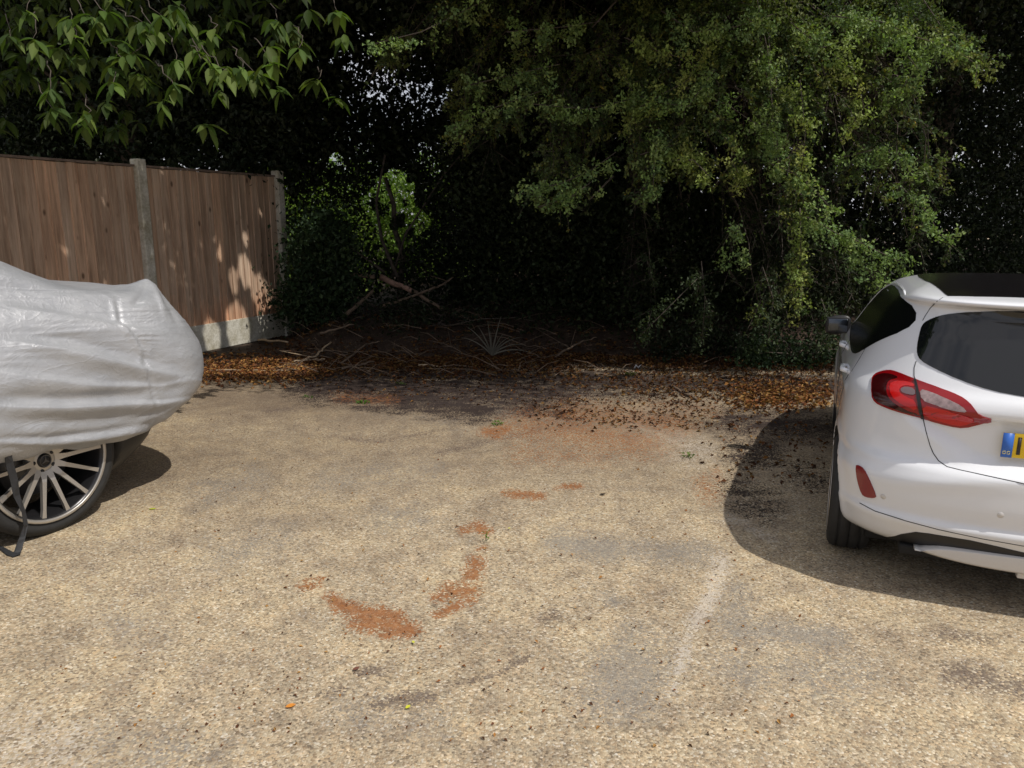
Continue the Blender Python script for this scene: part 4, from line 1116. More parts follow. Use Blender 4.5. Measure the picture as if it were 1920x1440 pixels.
def hawthorn():
    base = np.array([1.7, 11.2, .25]); hub = np.array([1.5, 10.4, 4.6])
    tr = empty('hawthorn_tree', tuple(base))
    tag(tr, 'large hawthorn with small yellow-green leaves arching over the empty space in the middle', 'tree')
    parts = []; segs = []; wood = MB()
    off = base
    limb(wood, curve(base - off, (1.9 - off[0], 10.9 - off[1], 2.0), hub - off, 9, .06), .20, .11)
    ends = [(1822, 118, 8.0), (1770, 70, 8.4), (1700, 180, 7.9), (1650, 120, 8.3), (1480, 300, 7.8), (1492, 585, 7.7), (1560, 480, 7.8), (1780, 455, 8.0), (1730, 340, 8.2), (1650, 300, 8.4),
            (1600, 330, 8.0), (1450, 430, 7.9), (1300, 330, 8.0), (1222, 375, 7.8), (1205, 628, 8.2), (1310, 600, 8.3), (1385, 655, 8.3), (1010, 358, 8.2), (1075, 385, 8.4),
            (960, 225, 8.6), (850, 245, 9.0), (735, 100, 9.0), (800, 55, 8.6), (900, 20, 8.6), (1000, 130, 8.4), (1110, 240, 8.3), (1210, 170, 8.0), (1280, 250, 7.9),
            (1350, 120, 7.9), (1420, 60, 7.9), (1545, 200, 8.1), (1230, 90, 8.0), (1350, 240, 7.8), (1460, 200, 7.9), (1200, 300, 8.0), (1590, 60, 8.2), (1690, 20, 8.3), (880, 140, 8.7),
            (1510, 400, 7.9), (1640, 520, 8.2), (1540, 640, 8.3), (1460, 640, 8.4), (1700, 420, 8.3), (1400, 330, 8.0), (1050, 200, 8.4), (1130, 110, 8.2), (1480, 60, 8.1), (1300, 30, 8.0)]
    def add(e, ntw, nlf, size, pal, droop=.5, twl=.5, hang=0.0):
        e = A(*e)
        hb = hub + np.array([(e[0] - hub[0]) * .30 + rng.uniform(-.4, .4), rng.uniform(-1.2, .2), rng.uniform(-1.2, .6)])
        mid = hb * .38 + e * .62
        c1 = mid + np.array([rng.uniform(-.25, .25), -.1, .35 + .4 * hang + rng.uniform(0, .4)])
        if hang: c1[0] = e[0] * .9 + hb[0] * .1; c1[2] = max(c1[2], e[2] + 1.0)
        pr, sg = bough_leaves(hb, c1, e, ntw, twl, nlf, size, pal, .45, droop, .75)
        parts.append(thin(pr, SKYGAPS + GREENGAP)); segs.append(sg)
        if not (hang and pal is not HAW): limb(wood, [q - off for q in curve(hb, c1, e, 9, .05)], .014, .003, 5)
    for e in ends:
        hang = 1.0 if (e[1] > 330 and e[0] > 1150) else 0.0
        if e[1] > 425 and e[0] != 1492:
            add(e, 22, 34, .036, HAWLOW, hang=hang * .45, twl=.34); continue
        add(e, 40, 40, .037, HAW, hang=hang * .45, twl=.36 if hang else .46)
        q = (e[0] + rng.uniform(-70, 70), e[1] + rng.uniform(-70, 20), e[2] + rng.uniform(.2, .6)); add(q, 28, 36, .036, HAW, hang=hang * .3)
    lit = [(1180, -20), (1690, -20), (1800, 90), (1820, 130), (1700, 170), (1640, 230), (1500, 210), (1480, 330), (1360, 250), (1240, 340), (1180, 200)]
    HOLES = [([(1350, 165), (1400, 150), (1425, 215), (1405, 245), (1365, 235)], .97), ([(1480, 235), (1515, 225), (1535, 290), (1490, 300)], .93), ([(1620, 95), (1690, 100), (1715, 140), (1670, 160), (1630, 140)], .97),
             ([(1560, 170), (1640, 150), (1660, 200), (1600, 260), (1555, 240)], .9), ([(1300, 110), (1340, 100), (1350, 140), (1310, 150)], .6), ([(1400, 300), (1440, 290), (1440, 330), (1405, 335)], .8),
             ([(1240, 350), (1440, 340), (1480, 420), (1480, 560), (1330, 560), (1240, 480)], .8), ([(1130, 60), (1180, 50), (1190, 110), (1140, 120)], .6), ([(1520, 440), (1560, 460), (1640, 560), (1560, 640), (1510, 620)], .75),
             ([(880, 290), (980, 270), (1000, 330), (960, 420), (860, 400)], .9), ([(1040, 400), (1210, 380), (1210, 560), (1000, 600)], .85), ([(1600, 320), (1690, 330), (1730, 420), (1640, 440)], .6)]
    parts[:] = [thin(p, HOLES) for p in parts]
    parts.append(thin(cloud(lit, (8.0, 8.8), 15000, .040, HAW, .10, 110, .8), SKYGAPS + HOLES))
    chains = [[(1560, 30), (1650, 40), (1720, 70), (1790, 90), (1832, 122)], [(1650, 55), (1690, 90), (1722, 130), (1690, 165), (1662, 182)], [(1170, 70), (1240, 98), (1290, 112)], [(1280, 160), (1370, 200), (1410, 228), (1455, 250), (1462, 305)],
              [(1440, 305), (1500, 330), (1540, 370), (1568, 402)], [(1510, 405), (1570, 438), (1605, 452)], [(1585, 440), (1640, 468), (1690, 492), (1700, 530)], [(1560, 300), (1640, 280), (1690, 290), (1712, 325)],
              [(1690, 350), (1740, 400), (1762, 440), (1790, 448)], [(1500, 390), (1502, 470), (1490, 535), (1492, 592)], [(985, 357), (1050, 345), (1110, 318), (1155, 285)], [(1010, 388), (1070, 370), (1110, 340)],
              [(1235, 240), (1226, 310), (1224, 382)], [(1198, 632), (1240, 590), (1280, 550), (1310, 520)], [(1315, 490), (1322, 560), (1316, 645)], [(1385, 420), (1372, 470), (1384, 505)], [(690, 85), (790, 60), (850, 30), (905, 3)],
              [(845, 245), (900, 212), (960, 190), (1015, 170)], [(1200, 200), (1290, 150), (1340, 60)], [(1420, 0), (1440, 100), (1448, 200), (1455, 300)], [(1540, 420), (1640, 520), (1690, 545)], [(1500, 150), (1510, 250), (1500, 340)],
              [(950, 60), (1060, 50), (1125, 40)], [(1000, 195), (1100, 205), (1210, 180)], [(1240, 20), (1300, 60), (1380, 50), (1470, 20)], [(1200, 290), (1270, 270), (1330, 290)], [(1330, 330), (1300, 300), (1240, 300)],
              [(1560, 100), (1600, 130), (1620, 200), (1580, 260)], [(1340, 130), (1290, 200), (1220, 190)], [(1480, 40), (1540, 90), (1600, 70)], [(1440, 640), (1450, 560), (1430, 500)], [(1540, 560), (1560, 620), (1530, 660)], [(880, 160), (960, 140), (1050, 120)],
              [(1160, 120), (1190, 180), (1180, 250)], [(1380, 250), (1370, 300), (1400, 350)]]
    for ch in chains:
        Yc = rng.uniform(7.5, 7.9); pts = np.array([A(x, y, Yc + rng.normal(0, .06)) for x, y in ch])
        L_ = np.concatenate([[0], np.cumsum(np.linalg.norm(np.diff(pts, axis=0), axis=1))])
        ncl = int(L_[-1] / .045) + 3
        u = rng.random(ncl) * L_[-1]
        c = np.stack([np.interp(u, L_, pts[:, a]) for a in range(3)], -1)
        c += rng.standard_normal(c.shape) * np.array([.045, .06, .035]) - np.array([0, 0, 1]) * np.abs(rng.normal(0, .04, ncl))[:, None]
        per = 15 if ch[0][1] > 480 else 28
        C = (c[:, None] + rng.standard_normal((ncl, per, 3)) * .034).reshape(-1, 3); m = len(C)
        warm = rng.random() < .35
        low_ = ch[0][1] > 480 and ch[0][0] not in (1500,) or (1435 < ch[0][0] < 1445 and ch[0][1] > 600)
        pal_ = [(.19, .25, .065), (.16, .22, .06), (.22, .24, .07)] if warm else [(.15, .225, .065), (.19, .25, .085), (.12, .19, .075)]  # brighter leaf colours paint sunlight onto these front sprays
        if low_: pal_ = [(.034, .05, .02), (.028, .043, .018)]  # darker copy puts shade into the low sprays
        Tn = np.repeat(tints(ncl, pal_, .2), per, 0) * rng.uniform(.7, 1.35, (m, 1))
        parts.append((C, unit(rng.standard_normal((m, 3)) + np.array([0, -.2, -.4])), unit(rng.standard_normal((m, 3)) * .55 + np.array([.15, -.35, .8])), .040 * rng.uniform(.55, 1.25, m), Tn))
        limb(wood, [q - off for q in pts], .006, .003, 4)
    poly = [(760, 0), (1700, 0), (1800, 110), (1720, 250), (1780, 430), (1640, 560), (1560, 660), (1200, 660), (1180, 430), (960, 330), (850, 220), (720, 90)]
    k = 0
    while k < 100:
        x, y = rng.uniform(720, 1800), rng.uniform(0, 670)
        if in_poly(np.array([x]), np.array([y]), poly)[0]:
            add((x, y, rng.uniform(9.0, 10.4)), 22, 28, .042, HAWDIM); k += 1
    # crown above the frame
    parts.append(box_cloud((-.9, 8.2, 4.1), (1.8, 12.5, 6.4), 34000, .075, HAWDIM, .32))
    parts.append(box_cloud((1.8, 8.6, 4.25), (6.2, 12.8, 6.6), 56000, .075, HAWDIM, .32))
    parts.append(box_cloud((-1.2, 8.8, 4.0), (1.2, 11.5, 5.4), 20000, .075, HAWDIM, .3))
    fw = box_cloud((-.6, 6.2, 3.7), (2.7, 8.6, 5.2), 42000, .065, HAWDIM, .3)       # unseen leaves added over the drive to shade the ground
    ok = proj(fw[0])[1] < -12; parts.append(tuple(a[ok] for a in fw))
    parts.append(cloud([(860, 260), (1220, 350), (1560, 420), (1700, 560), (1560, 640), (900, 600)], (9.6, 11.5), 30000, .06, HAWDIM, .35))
    allc = [(c[0] - off, *c[1:]) for c in parts]
    crown('crown', allc, M['leaf'], tr)
    V, F = twig_mesh(segs, .0045); mesh_obj('twigs', V - off, F, M['bark'], tr, smooth=False)
    for (e0, e1) in (((1165, -10), (1110, 52)), ((1150, 330), (1105, 375)), ((1440, 60), (1445, 235))):
        limb(wood, [A(*e0, 8.0) - off, (A(*e0, 8.0) + A(*e1, 7.9)) / 2 - off + np.array([.02, 0, .02]), A(*e1, 7.9) - off], .012, .005, 5)
    wood.build('trunk', M['bark'], tr)
hawthorn()

def back_trees():
    spec = [
        ('dark evergreen tree rising behind the fence at the upper left', (-5.6, 11.6), [([(-60, -40), (560, -40), (600, 120), (560, 330), (-60, 330)], (10.4, 12.5), 46000, .075), ([(-60, -40), (620, -40), (600, 300), (-60, 300)], (12.5, 14.0), 26000, .11)],
         [((-8.5, 9.6, 3.9), (-3.2, 12.5, 6.8), 32000)]),
        ('dark tree beside the sky gap with a bare leaning stem', (-1.75, 11.9), [([(520, 200), (640, 190), (700, 210), (880, 260), (900, 420), (880, 560), (800, 610), (560, 610), (520, 420)], (11.3, 12.6), 20000, .07), ([(540, -40), (900, -40), (880, 320), (540, 330)], (11.6, 13.2), 26000, .085)],
         [((-3.2, 8.9, 4.05), (-.9, 12.0, 6.2), 24000), ((-2.9, 7.7, 4.8), (-.5, 9.3, 5.5), 15000)]),  # last box: unseen leaves added to shade the farther fence panel
        ('shadowy tree behind the hawthorn in the middle', (.6, 13.2), [([(840, -40), (1400, -40), (1400, 660), (860, 660)], (12.6, 14.2), 80000, .11)], [((-.5, 12.3, 4.5), (3.5, 14, 7.5), 20000)]),
        ('tall dark tree with sky specks at the far right above the white car', (6.3, 12.3), [([(1620, -40), (2060, -40), (2060, 620), (1600, 640)], (10.8, 12.8), 52000, .06), ([(1380, -40), (1700, -40), (1700, 660), (1380, 660)], (12.4, 13.8), 28000, .09), ([(1700, -40), (2100, -40), (2100, 640), (1700, 640)], (13, 14.4), 16000, .11)],
         [((5.2, 8.8, 4.6), (10.5, 13, 7.5), 52000)])]  # crown box stretched out of view to put this tree in shade
    for label, (tx, ty), clouds, boxes in spec:
        off = np.array([tx, ty, .2]); tr = empty('woodland_tree', tuple(off)); tag(tr, label, 'tree', 'trees at the back of the yard')
        parts = []
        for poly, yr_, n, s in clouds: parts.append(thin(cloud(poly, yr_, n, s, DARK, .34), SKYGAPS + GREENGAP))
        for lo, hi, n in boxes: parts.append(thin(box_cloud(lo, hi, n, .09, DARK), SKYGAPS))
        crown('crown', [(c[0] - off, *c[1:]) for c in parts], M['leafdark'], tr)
        wd = MB()
        thinone = tx == -1.75
        if thinone: limb(wd, curve((0, 0, -.2), (.25, -.2, .8), (-.1, -.3, 2.0), 7, .05), .06, .03)
        else: limb(wd, curve((0, 0, -.2), (.2, -.2, 2), (.3, -.3, 4.6), 9, .05), .17, .09)
        for k in range(0 if thinone else 7):
            a = rng.uniform(0, 6.28); z0 = rng.uniform(1.8, 4.2)
            limb(wd, curve((.2, -.2, z0), (.8 * math.cos(a), .8 * math.sin(a), z0 + .9), (1.9 * math.cos(a), 1.6 * math.sin(a), z0 + 1.2), 7, .06), .05, .012, 5)
        if tx == -1.75:
            for path, r0 in (([(722, 290, 11.2), (705, 380, 11.2), (716, 450, 11.1), (745, 520, 11.0)], .05), ([(640, 455, 10.9), (680, 480, 10.9), (720, 510, 10.9)], .035), ([(900, 250, 11.2), (830, 330, 11.3), (760, 440, 11.3), (735, 520, 11.2)], .03)):
                w3 = MB(); limb(w3, [A(*q) - off for q in path], r0 * .35, r0 * .6, 6); w3.build('limb', M['bark'], tr)
        wd.build('trunk', M['bark'], tr)
    # sunlit shrub seen through the gap, far side
    off = np.array([-2.4, 17.5, 0]); tr = empty('sunlit_shrub', tuple(off)); tag(tr, 'bright green sunlit bush seen through the gap in the trees', 'shrub')
    p = box_cloud((-5.2, 16.2, .1), (-.2, 18.5, 3.0), 26000, .09, [(.14, .23, .035), (.19, .27, .045), (.09, .16, .03)], .3)
    crown('foliage', [(p[0] - off, *p[1:])], M['leaf'], tr)
    wd = MB()
    for k in range(6): limb(wd, curve((0, 0, 0), (rng.uniform(-.8, .8), 0, 1), (rng.uniform(-2, 2), rng.uniform(-.5, .5), 2.4), 6, .05), .04, .01, 5)
    wd.build('stems', M['bark'], tr)
    # a far belt of woodland closes the view low down, left and right of the gap
    parts = [box_cloud((-30, 22, 0), (-6.2, 27, 8.5), 42000, .24, DARK, .7), box_cloud((-7, 22, 0), (3.2, 26, 2.6), 9000, .2, DARK, .6), box_cloud((2.8, 18, 0), (30, 26, 10.5), 52000, .24, DARK, .8), box_cloud((-1.0, 20, 0), (3.2, 26, 7.0), 16000, .22, DARK, .6)]
    o = crown('distant_woodland', parts, M['leafdark'], None); tag(o, kind='stuff'); tag(o, 'dark mass of far-off woodland closing the view behind the trees', 'woodland')
back_trees()

# shrubs at the fence end and along the foot of the trees
def shrub(name, label, poly, yr_, n, size, pal, base, mat='leafdark', group=None):
    off = np.array([base[0], base[1], ground_z(*base)]); tr = empty(name, tuple(off)); tag(tr, label, 'shrub', group)
    p = cloud(poly, yr_, n, size, pal, .13, 40, 1.0)
    crown('foliage', [(p[0] - off, *p[1:])], M[mat], tr)
    wd = MB(); P = p[0]
    for k in range(10):
        e = P[rng.integers(0, len(P))] - off
        limb(wd, curve((rng.uniform(-.1, .1), rng.uniform(-.05, .05), 0), e * .5 + np.array([0, 0, .15]), e, 6, .02), .012, .003, 5)
    wd.build('stems', M['bark'], tr)
IVY = [(.022, .042, .018), (.016, .032, .014), (.032, .052, .02)]
shrub('laurel_shrub', 'dark leafy shrub growing against the last post of the fence', [(555, 420), (610, 400), (655, 450), (655, 560), (610, 600), (545, 600), (535, 560), (550, 480)], (9.9, 10.7), 9000, .065, IVY, (-2.95, 10.3))
shrub('bramble_shrub', 'green bramble patch trailing on the leaf litter beside the white car', [(1400, 640), (1480, 655), (1555, 640), (1600, 690), (1550, 712), (1480, 708), (1380, 700)], (8.2, 8.9), 4200, .05, IVY, (3.25, 8.6))
shrub('ivy_shrub', 'low dark ivy under the hanging hawthorn boughs', [(1200, 640), (1330, 620), (1420, 650), (1400, 690), (1250, 690)], (8.7, 9.4), 3600, .05, DARK, (2.3, 9.1))
shrub('low_shrub', 'low dull green growth over the debris heap', [(640, 600), (760, 560), (900, 590), (1000, 640), (900, 655), (640, 650)], (9.6, 10.6), 2600, .05, DARK, (-.9, 10.1))

# ------------------------------------------------------------ cherry tree reaching in at the top left
def cherry():
    base = np.array([-6.3, 7.8, 0]); tr = empty('cherry_tree', tuple(base))
    tag(tr, 'cherry tree with large pointed drooping leaves hanging in at the top left', 'tree')
    off = base; wood = MB()
    top = np.array([-5.4, 6.9, 4.6])
    limb(wood, [q - off for q in curve(base, (-6.2, 7.4, 2.4), top, 9, .04)], .14, .08)
    prof = [(0, .0), (.12, .10), (.3, .20), (.5, .235), (.7, .17), (.86, .075), (1.0, .0)]
    VV = []; FF = []; TT = []
    def leaf(p, d, nrm, L, col):
        d = unit(d); s = unit(np.cross(nrm, d)); n_ = np.cross(d, s)
        k0 = len(VV)
        for (t, w_) in prof:
            c = p + d * L * t - np.array([0, 0, 1]) * L * .30 * t * t
            for sg in (-1, 0, 1):
                VV.append(c + s * w_ * L * sg + n_ * (abs(sg) * w_ * L * .38)); TT.append(col * (1.25 if sg == 0 else 1))
        for i in range(len(prof) - 1):
            for q in (0, 1): FF.append([k0 + i * 3 + q, k0 + i * 3 + q + 1, k0 + i * 3 + 4 + q, k0 + i * 3 + 3 + q])
    pal = np.array([(.060, .105, .022), (.085, .135, .03), (.045, .08, .02), (.10, .14, .035)])
    def whorl(c, n, L, pale=1.0):
        if not sunlit(np.array([c]))[0]: return
        a0 = rng.uniform(0, 6.28)
        for k in range(n):
            a = a0 + 6.28 * k / n + rng.uniform(-.4, .4)
            d = np.array([math.cos(a), math.sin(a), rng.uniform(-1.5, .05)])
            nrm = np.array([rng.uniform(-.3, .3), rng.uniform(-.5, .1), 1.0])
            col = pal[rng.integers(0, 4)] * pale * rng.uniform(.75, 1.25)
            leaf(c + rng.standard_normal(3) * .012, d, nrm, L * rng.uniform(.7, 1.15), col)
    near = [(228, 108, 5.0), (212, 158, 4.9), (325, 158, 4.8), (248, 100, 5.1), (170, 30, 5.1), (60, 75, 5.2), (95, 170, 5.1), (165, 212, 5.0), (425, 132, 5.0), (395, 118, 5.0), (302, 28, 5.0), (268, 42, 5.1),
            (592, 150, 6.1), (632, 22, 6.0), (505, 118, 5.2), (455, 130, 5.1), (330, 115, 5.1), (372, 98, 5.2), (198, 22, 5.1), (130, 40, 5.3), (20, 70, 5.4), (480, 140, 5.3), (140, 75, 5.5), (290, 60, 5.3), (395, 60, 5.4), (50, 20, 5.4), (350, 40, 5.5), (100, 205, 5.4), (560, 90, 5.5), (520, 40, 5.6)]
    for (x, y, Y) in near:
        tw = MB()
        c = A(x, y, Y); whorl(c, rng.integers(5, 8), .115 * Y / 5, .85); whorl(c + rng.standard_normal(3) * .10 + np.array([0, .25, .02]), 6, .12, .7)
        mid = np.array([c[0] - rng.uniform(-.05, .2), c[1] + .15, c[2] + rng.uniform(.06, .16)])
        limb(tw, [q - off for q in curve(mid + np.array([-.1, .15, .08]), mid, c, 6, .01)], .004, .002, 5); tw.build('twig', M['bark'], tr)
    for k in range(210):
        x, y = rng.uniform(-80, 600), rng.uniform(-60, 250)
        if y > 40 + 230 * (1 - max(0, x - 200) / 420): continue
        c = A(x, y, rng.uniform(5.6, 7.4)); whorl(c, rng.integers(4, 8), .12, .45)  # leaves further back coloured darker to stand in for shade
    for k in range(260):      # crown above the frame, shading the fence
        c = np.array([rng.uniform(-7.2, -3.3), rng.uniform(5.4, 9.2), rng.uniform(3.9, 5.6)])
        px_, py_ = proj(c)
        if py_ > -10: continue
        whorl(c, rng.integers(5, 9), .15, .8)
    for k in range(1250):      # unseen leaf slab, added to keep the sun off the fence
        c = np.array([rng.uniform(-3.9, -1.0), rng.uniform(5.0, 7.6), rng.uniform(4.8, 5.5)])
        if proj(c)[1] > -12: continue
        whorl(c, rng.integers(5, 9), .16, .8)
    for e in ((-3.0, 5.8, 3.9), (-2.2, 6.4, 4.1), (-4.2, 6.6, 4.2), (-3.6, 7.2, 4.3)):
        limb(wood, [q - off for q in curve(top, (top + np.array(e)) / 2 + np.array([0, 0, .3]), e, 9, .03)], .035, .010, 6)
    me = mesh_obj('crown', np.array(VV) - off, np.array(FF), M['cherryleaf'], tr, smooth=True, attrs=dict(tint=np.array(TT)))
    wood.build('trunk', M['bark'], tr)
cherry()

# ------------------------------------------------------------ leaf litter, twigs, sticks
def litter():
    C = []; T = []; shade_k = [.95, .42, .45, .85, .5, .42, .5, .36]  # per-region darkening of the leaves stands in for tree shade
    pal = np.array([(.26, .105, .035), (.20, .078, .03), (.32, .16, .05), (.12, .052, .027), (.36, .21, .075), (.085, .042, .024)])
    regs = [([(380, 672), (560, 672), (620, 690), (560, 712), (376, 708)], 3200, .042), ([(560, 640), (1000, 640), (1100, 690), (1000, 705), (560, 700)], 5200, .04),
            ([(1000, 660), (1560, 690), (1560, 740), (1400, 762), (1200, 740), (1000, 705)], 3600, .036), ([(1380, 720), (1550, 724), (1550, 760), (1380, 760)], 1500, .042),
            ([(1000, 740), (1420, 760), (1400, 800), (1200, 800), (1000, 790)], 700, .03), ([(560, 700), (1100, 720), (1050, 760), (600, 735)], 500, .028),
            ([(1340, 780), (1550, 780), (1550, 900), (1340, 900)], 240, .03), ([(500, 600), (1000, 600), (1560, 640), (1560, 690), (500, 660)], 6000, .045)]
    S_ = []
    for ri, (poly, n, s) in enumerate(regs):
        P = np.array(poly); k = 0
        while k < n:
            q = rng.uniform(P.min(0), P.max(0), (4000, 2))
            ok = in_poly(q[:, 0], q[:, 1], poly)
            for a in q[ok][: n - k]:
                a = a + np.array([rng.normal(0, 14), abs(rng.normal(0, 1)) * 8 * (1 if rng.random() < .6 else -1)])
                g = G(a[0], a[1], 0.0); z0 = ground_z(g[0], g[1])
                if g[1] < 7.6: z0 = max(z0, 0)
                if g[1] > 8.2: 
                    g = G(a[0], a[1], z0 * .9); z0 = ground_z(g[0], g[1])
                C.append((g[0] + rng.normal(0, .03), g[1] + rng.normal(0, .06), z0 + .006 + abs(rng.normal(0, .008)))); S_.append(s); T.append(pal[rng.integers(0, 6)] * rng.uniform(.6, 1.3) * shade_k[ri])
                k += 1
    # stray bits over the drive
    for k in range(900):
        x, y = rng.uniform(100, 1500), rng.uniform(770, 1400)
        g = G(x, y); C.append((g[0], g[1], .004)); S_.append(rng.uniform(.008, .016)); T.append(pal[rng.integers(0, 6)] * rng.uniform(.7, 1.3))
    C = np.array(C); n = len(C); T = np.array(T)
    D = rand_dirs(n); D[:, 2] *= .25; Nn = unit(rng.standard_normal((n, 3)) * .35 + np.array([0, 0, 1]))
    V, F = leaf_quads(C, D, Nn, np.array(S_) * rng.uniform(.4, 1.5, n), .6, .3)
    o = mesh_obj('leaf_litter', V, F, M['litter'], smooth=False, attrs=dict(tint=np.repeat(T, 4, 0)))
    tag(o, 'orange and brown fallen leaves drifted along the back edge of the gravel', 'leaf litter', kind='stuff')
    # twig tangle
    S = []
    for k in range(400):
        x, y = rng.uniform(540, 1500), rng.uniform(590, 690)
        if x > 1050 and rng.random() < .6: continue
        g = G(x, y, .1); z0 = ground_z(g[0], g[1]) + .01; a = rng.uniform(0, 6.28); l = rng.uniform(.1, .6)
        d = np.array([math.cos(a), math.sin(a) * .8, rng.uniform(-.02, .35)]) * l
        p = np.array([g[0], g[1], z0]); S.append([p, p + d * .5 + np.array([0, 0, .03]), p + d])
    V, F = twig_mesh([np.array(S)], .006)
    o = mesh_obj('twig_tangle', V, F, M['deadwood'], smooth=False)
    tag(o, 'tangle of thin dead twigs heaped under the trees', 'twigs', kind='stuff')
litter()

def stick(label, pts, r0, r1, mat='deadwood', name='dead_branch', side=0):
    P = [np.array(p, float) for p in pts]
    o = P[0].copy(); mb = MB(); k = 8; out = []
    for i in range(len(P) - 1):
        for q in range(k if i == len(P) - 2 else k - 1):
            t = q / (k - 1); out.append(P[i] * (1 - t) + P[i + 1] * t + rng.standard_normal(3) * .006)
    limb(mb, [q - o for q in out], r0, r1, 7)
    for s_ in range(side):
        q = out[rng.integers(3, len(out) - 1)]; d = rng.standard_normal(3) * .16; d[2] = abs(d[2])
        limb(mb, [q - o, q - o + d * .5, q - o + d], r1 * .8, r1 * .3, 5)
    b = mb.build(name, M[mat]); b.location = o
    tag(b, label, 'branch', 'dead branches dumped under the trees')
def gp(x, y, h=.0):
    g = G(x, y, h); z0 = ground_z(g[0], g[1]); g = G(x, y, z0 + h); return (g[0], g[1], ground_z(g[0], g[1]) + h)
stick('stout cut branch with a pinkish bark, highest in the debris heap', [A(714, 520, 10.6), A(772, 546, 10.3)], .045, .035, 'pinkwood')
stick('dark limb running down right from the pinkish cut branch', [A(772, 546, 10.3), A(830, 580, 10.0)], .03, .02)
stick('thin dead branch slanting up right above the heap', [A(716, 575, 10.1), A(815, 540, 10.2), A(850, 520, 10.3)], .02, .010, side=2)
stick('pale dead branch crossing below the pinkish cut branch', [A(650, 590, 10.0), A(700, 545, 10.2)], .03, .018)
stick('broken board lying at the top left of the debris heap', [A(655, 515, 10.5), A(702, 520, 10.5)], .03, .03)
stick('dry stalk leaning across the leaf litter near the fence foot', [gp(552, 678, .01), gp(590, 655, .06), A(620, 640, 9.0)], .016, .009, 'palewood', side=1)
stick('short dry stalk just right of the leaning one', [gp(572, 672, .01), gp(606, 656, .04)], .014, .008, 'palewood')
stick('long reddish stick sloping down to the left in the heap', [A(600, 625, 9.4), A(664, 608, 9.5)], .018, .010, 'deadwood', side=1)
stick('straight stick lying level beside the fence post', [gp(484, 636, .05), gp(540, 640, .06)], .016, .012, 'palewood')
stick('thin pale stick lying on the sunlit leaves by the cover', [gp(395, 694, .015), gp(545, 694, .015)], .009, .006, 'palewood')
stick('pale straight stick on the ground in the middle of the leaf edge', [gp(786, 685, .015), gp(838, 687, .015)], .012, .009, 'palewood')
stick('bent stick rising from the heap left of the fronds', [gp(640, 655, .02), A(690, 645, 9.2), A(712, 640, 9.3)], .013, .007, 'deadwood', side=1)
stick('slim stick lying flat in front of the heap', [gp(640, 648, .03), gp(700, 640, .05)], .012, .008, 'deadwood')
stick('twisted root-like branch in the shadow at the centre right', [gp(1040, 668, .02), A(1090, 640, 9.3), A(1120, 632, 9.4)], .015, .006, side=2)
stick('dark stick lying on the gravel in front of the orange leaves', [gp(1262, 725, .012), gp(1312, 752, .012)], .012, .010)

def fronds():
    o = G(922, 655, .1); o[2] = ground_z(o[0], o[1])
    tr = empty('dead_frond_plant', tuple(o)); tag(tr, 'spray of thin grey dead fronds arching from the ground at the centre', 'plant')
    for k in range(11):
        a = R(-38 + k * 10) + rng.uniform(-.1, .1); l = rng.uniform(.35, .62)
        dx, dz = math.sin(a), math.cos(a)
        mb = MB(); V = []; F = []
        for i in range(9):
            t = i / 8; p = Vector((dx * l * t, -.22 * t + .05 * math.sin(k), dz * l * t * 1.0 - .35 * l * t * t * abs(dx) - .10 * l * t * t + .01))
            wd = .011 * (1 - t * .85)
            V += [p + Vector((-wd * dz, 0, wd * dx)), p + Vector((0, -.004, .002)), p + Vector((wd * dz, 0, -wd * dx))]
        for i in range(8):
            for q in (0, 1): F.append([i * 3 + q, i * 3 + q + 1, i * 3 + 4 + q, i * 3 + 3 + q])
        mb.add(V, F); mb.build('frond', plain('dead_frond', (.13, .125, .10), .8) if k == 0 else bpy.data.materials['dead_frond'], tr)
fronds()

def weed(label, px, py, r_, n, col, h=.03):
    g = G(px, py); tr = empty('weed', (g[0], g[1], 0)); tag(tr, label, 'weed')
    C = np.zeros((n, 3)); a = rng.uniform(0, 6.28, n); rr = r_ * np.sqrt(rng.random(n))
    C[:, 0] = rr * np.cos(a); C[:, 1] = rr * np.sin(a); C[:, 2] = rng.uniform(.006, h, n)
    D = np.stack([np.cos(a), np.sin(a), rng.uniform(.1, .9, n)], -1)
    V, F = leaf_quads(C, D, rand_dirs(n, 1.5), r_ * .55 * rng.uniform(.6, 1.2, n), .5)
    T = np.array(col) * rng.uniform(.7, 1.3, (n, 1))
    mesh_obj('leaves', V, F, M['cherryleaf'], tr, smooth=False, attrs=dict(tint=np.repeat(T, 4, 0)))
    mb = MB()
    for k in range(4):
        mb.tube([(0, 0, 0), (C[k, 0] * .5, C[k, 1] * .5, C[k, 2] * .7), tuple(C[k])], [.0015, .0012, .0008], 4)
    mb.build('stem', M['cherryleaf'], tr)
    mb2 = tr.children[-1].data
    a_ = mb2.attributes.new('tint', 'FLOAT_COLOR', 'POINT'); a_.data.foreach_set('color', np.tile([*(np.array(col) * .8), 1], len(mb2.vertices)))
weed('small green seedling beside the rusty patch in the middle of the gravel', 911, 1014, .028, 16, (.10, .22, .03), .06)
weed('green weed on the bare gravel just above the round rusty patch', 932, 797, .05, 30, (.09, .17, .03))
weed('low green weed by the dark maroon patch on the left', 680, 757, .06, 34, (.08, .17, .03))
weed('faint green weed furthest left on the gravel', 578, 747, .045, 20, (.09, .15, .04))
weed('tiny green weed close to the edge of the white car shadow', 1290, 858, .05, 16, (.10, .15, .04))
weed('pale green weed beside the sunlit leaves near the shadow', 1182, 704, .06, 26, (.12, .15, .03))
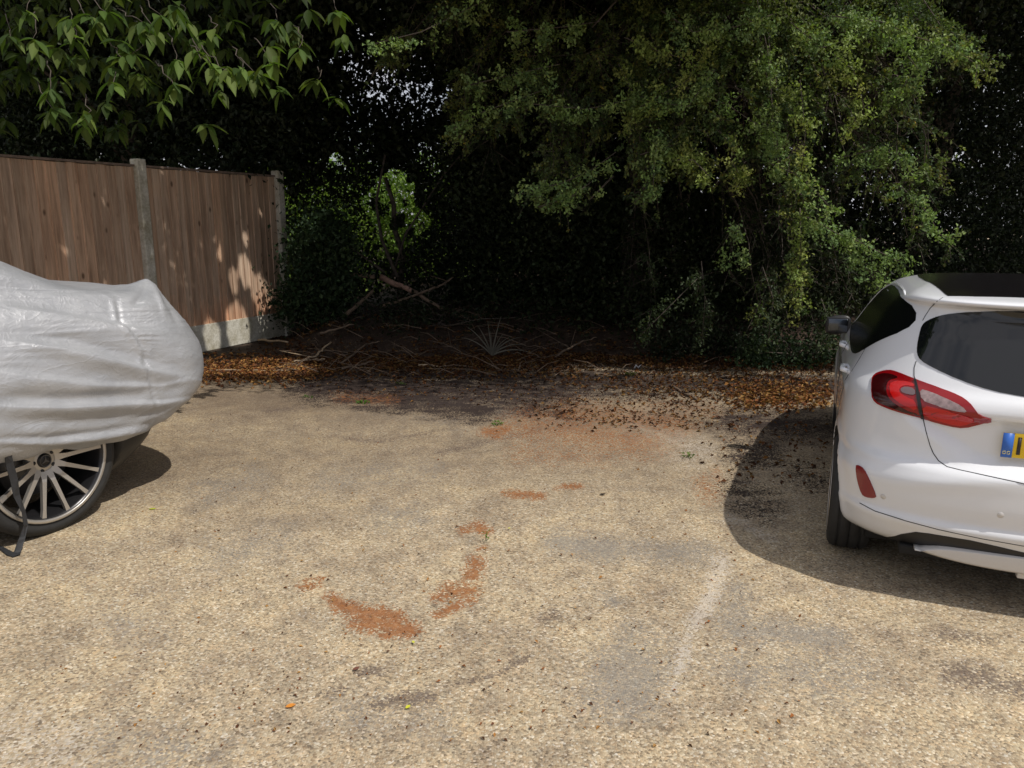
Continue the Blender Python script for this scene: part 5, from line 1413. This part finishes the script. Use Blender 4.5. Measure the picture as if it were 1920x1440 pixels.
weed('small green weed in the dark wet patch at the back', 752, 722, .05, 22, (.07, .12, .03))

def loose_leaf(label, px, py, L, col, ang=0):
    g = G(px, py); n = np.array([0, 0, 1.0])
    V = []; F = []
    prof = [(-.5, 0), (-.3, .2), (0, .3), (.25, .22), (.5, 0)]
    for t, w_ in prof:
        for s in (-1, 0, 1): V.append((t * L, s * w_ * L, .004 + .15 * L * abs(s) * w_ + .05 * L * t * t))
    for i in range(4):
        for q in (0, 1): F.append([i * 3 + q, i * 3 + 3 + q, i * 3 + 4 + q, i * 3 + q + 1])
    T = np.tile(np.array(col), (len(V), 1)) * rng.uniform(.9, 1.1, (len(V), 1))
    o = mesh_obj('fallen_leaf', V, F, M['litter'], attrs=dict(tint=T)); o.location = (g[0], g[1], 0.002); o.rotation_euler = (0, 0, ang)
    tag(o, label, 'leaf')
loose_leaf('single orange fallen leaf on the gravel nearest the bottom edge', 545, 1326, .036, (.55, .22, .04), .5)
loose_leaf('tiny yellow-green fallen leaf on the dark streak near the bottom', 765, 1328, .024, (.55, .55, .05), 1.0)
loose_leaf('yellow-green fallen leaf lying right of the alloy wheel', 286, 956, .040, (.38, .42, .05), .1)
loose_leaf('greenish yellow leaf speck left of the seedling', 775, 1206, .020, (.5, .5, .08), 2)
loose_leaf('small yellow leaf right of the seedling', 955, 992, .018, (.5, .5, .06), 1)
loose_leaf('small dark dead leaf alone on the gravel left of the car shadow', 1130, 928, .04, (.06, .045, .035), .3)
loose_leaf('brown dead leaf below the pair of rust streaks', 668, 1256, .03, (.16, .07, .05), .8)

def scrap():
    g = G(1188, 689, .02); mb = MB()
    mb.tube([(0, 0, .0), (.03, .01, .045), (.05, 0, .02), (.085, .012, .05)], [.006, .014, .012, .004], 7)
    o = mb.build('plastic_scrap', plain('grey_white_plastic', (.42, .43, .45), .5)); o.location = (g[0], g[1], ground_z(g[0], g[1]))
    tag(o, 'scrap of pale plastic on the leaf litter under the hawthorn', 'litter')
scrap()
bpy.context.view_layer.update()
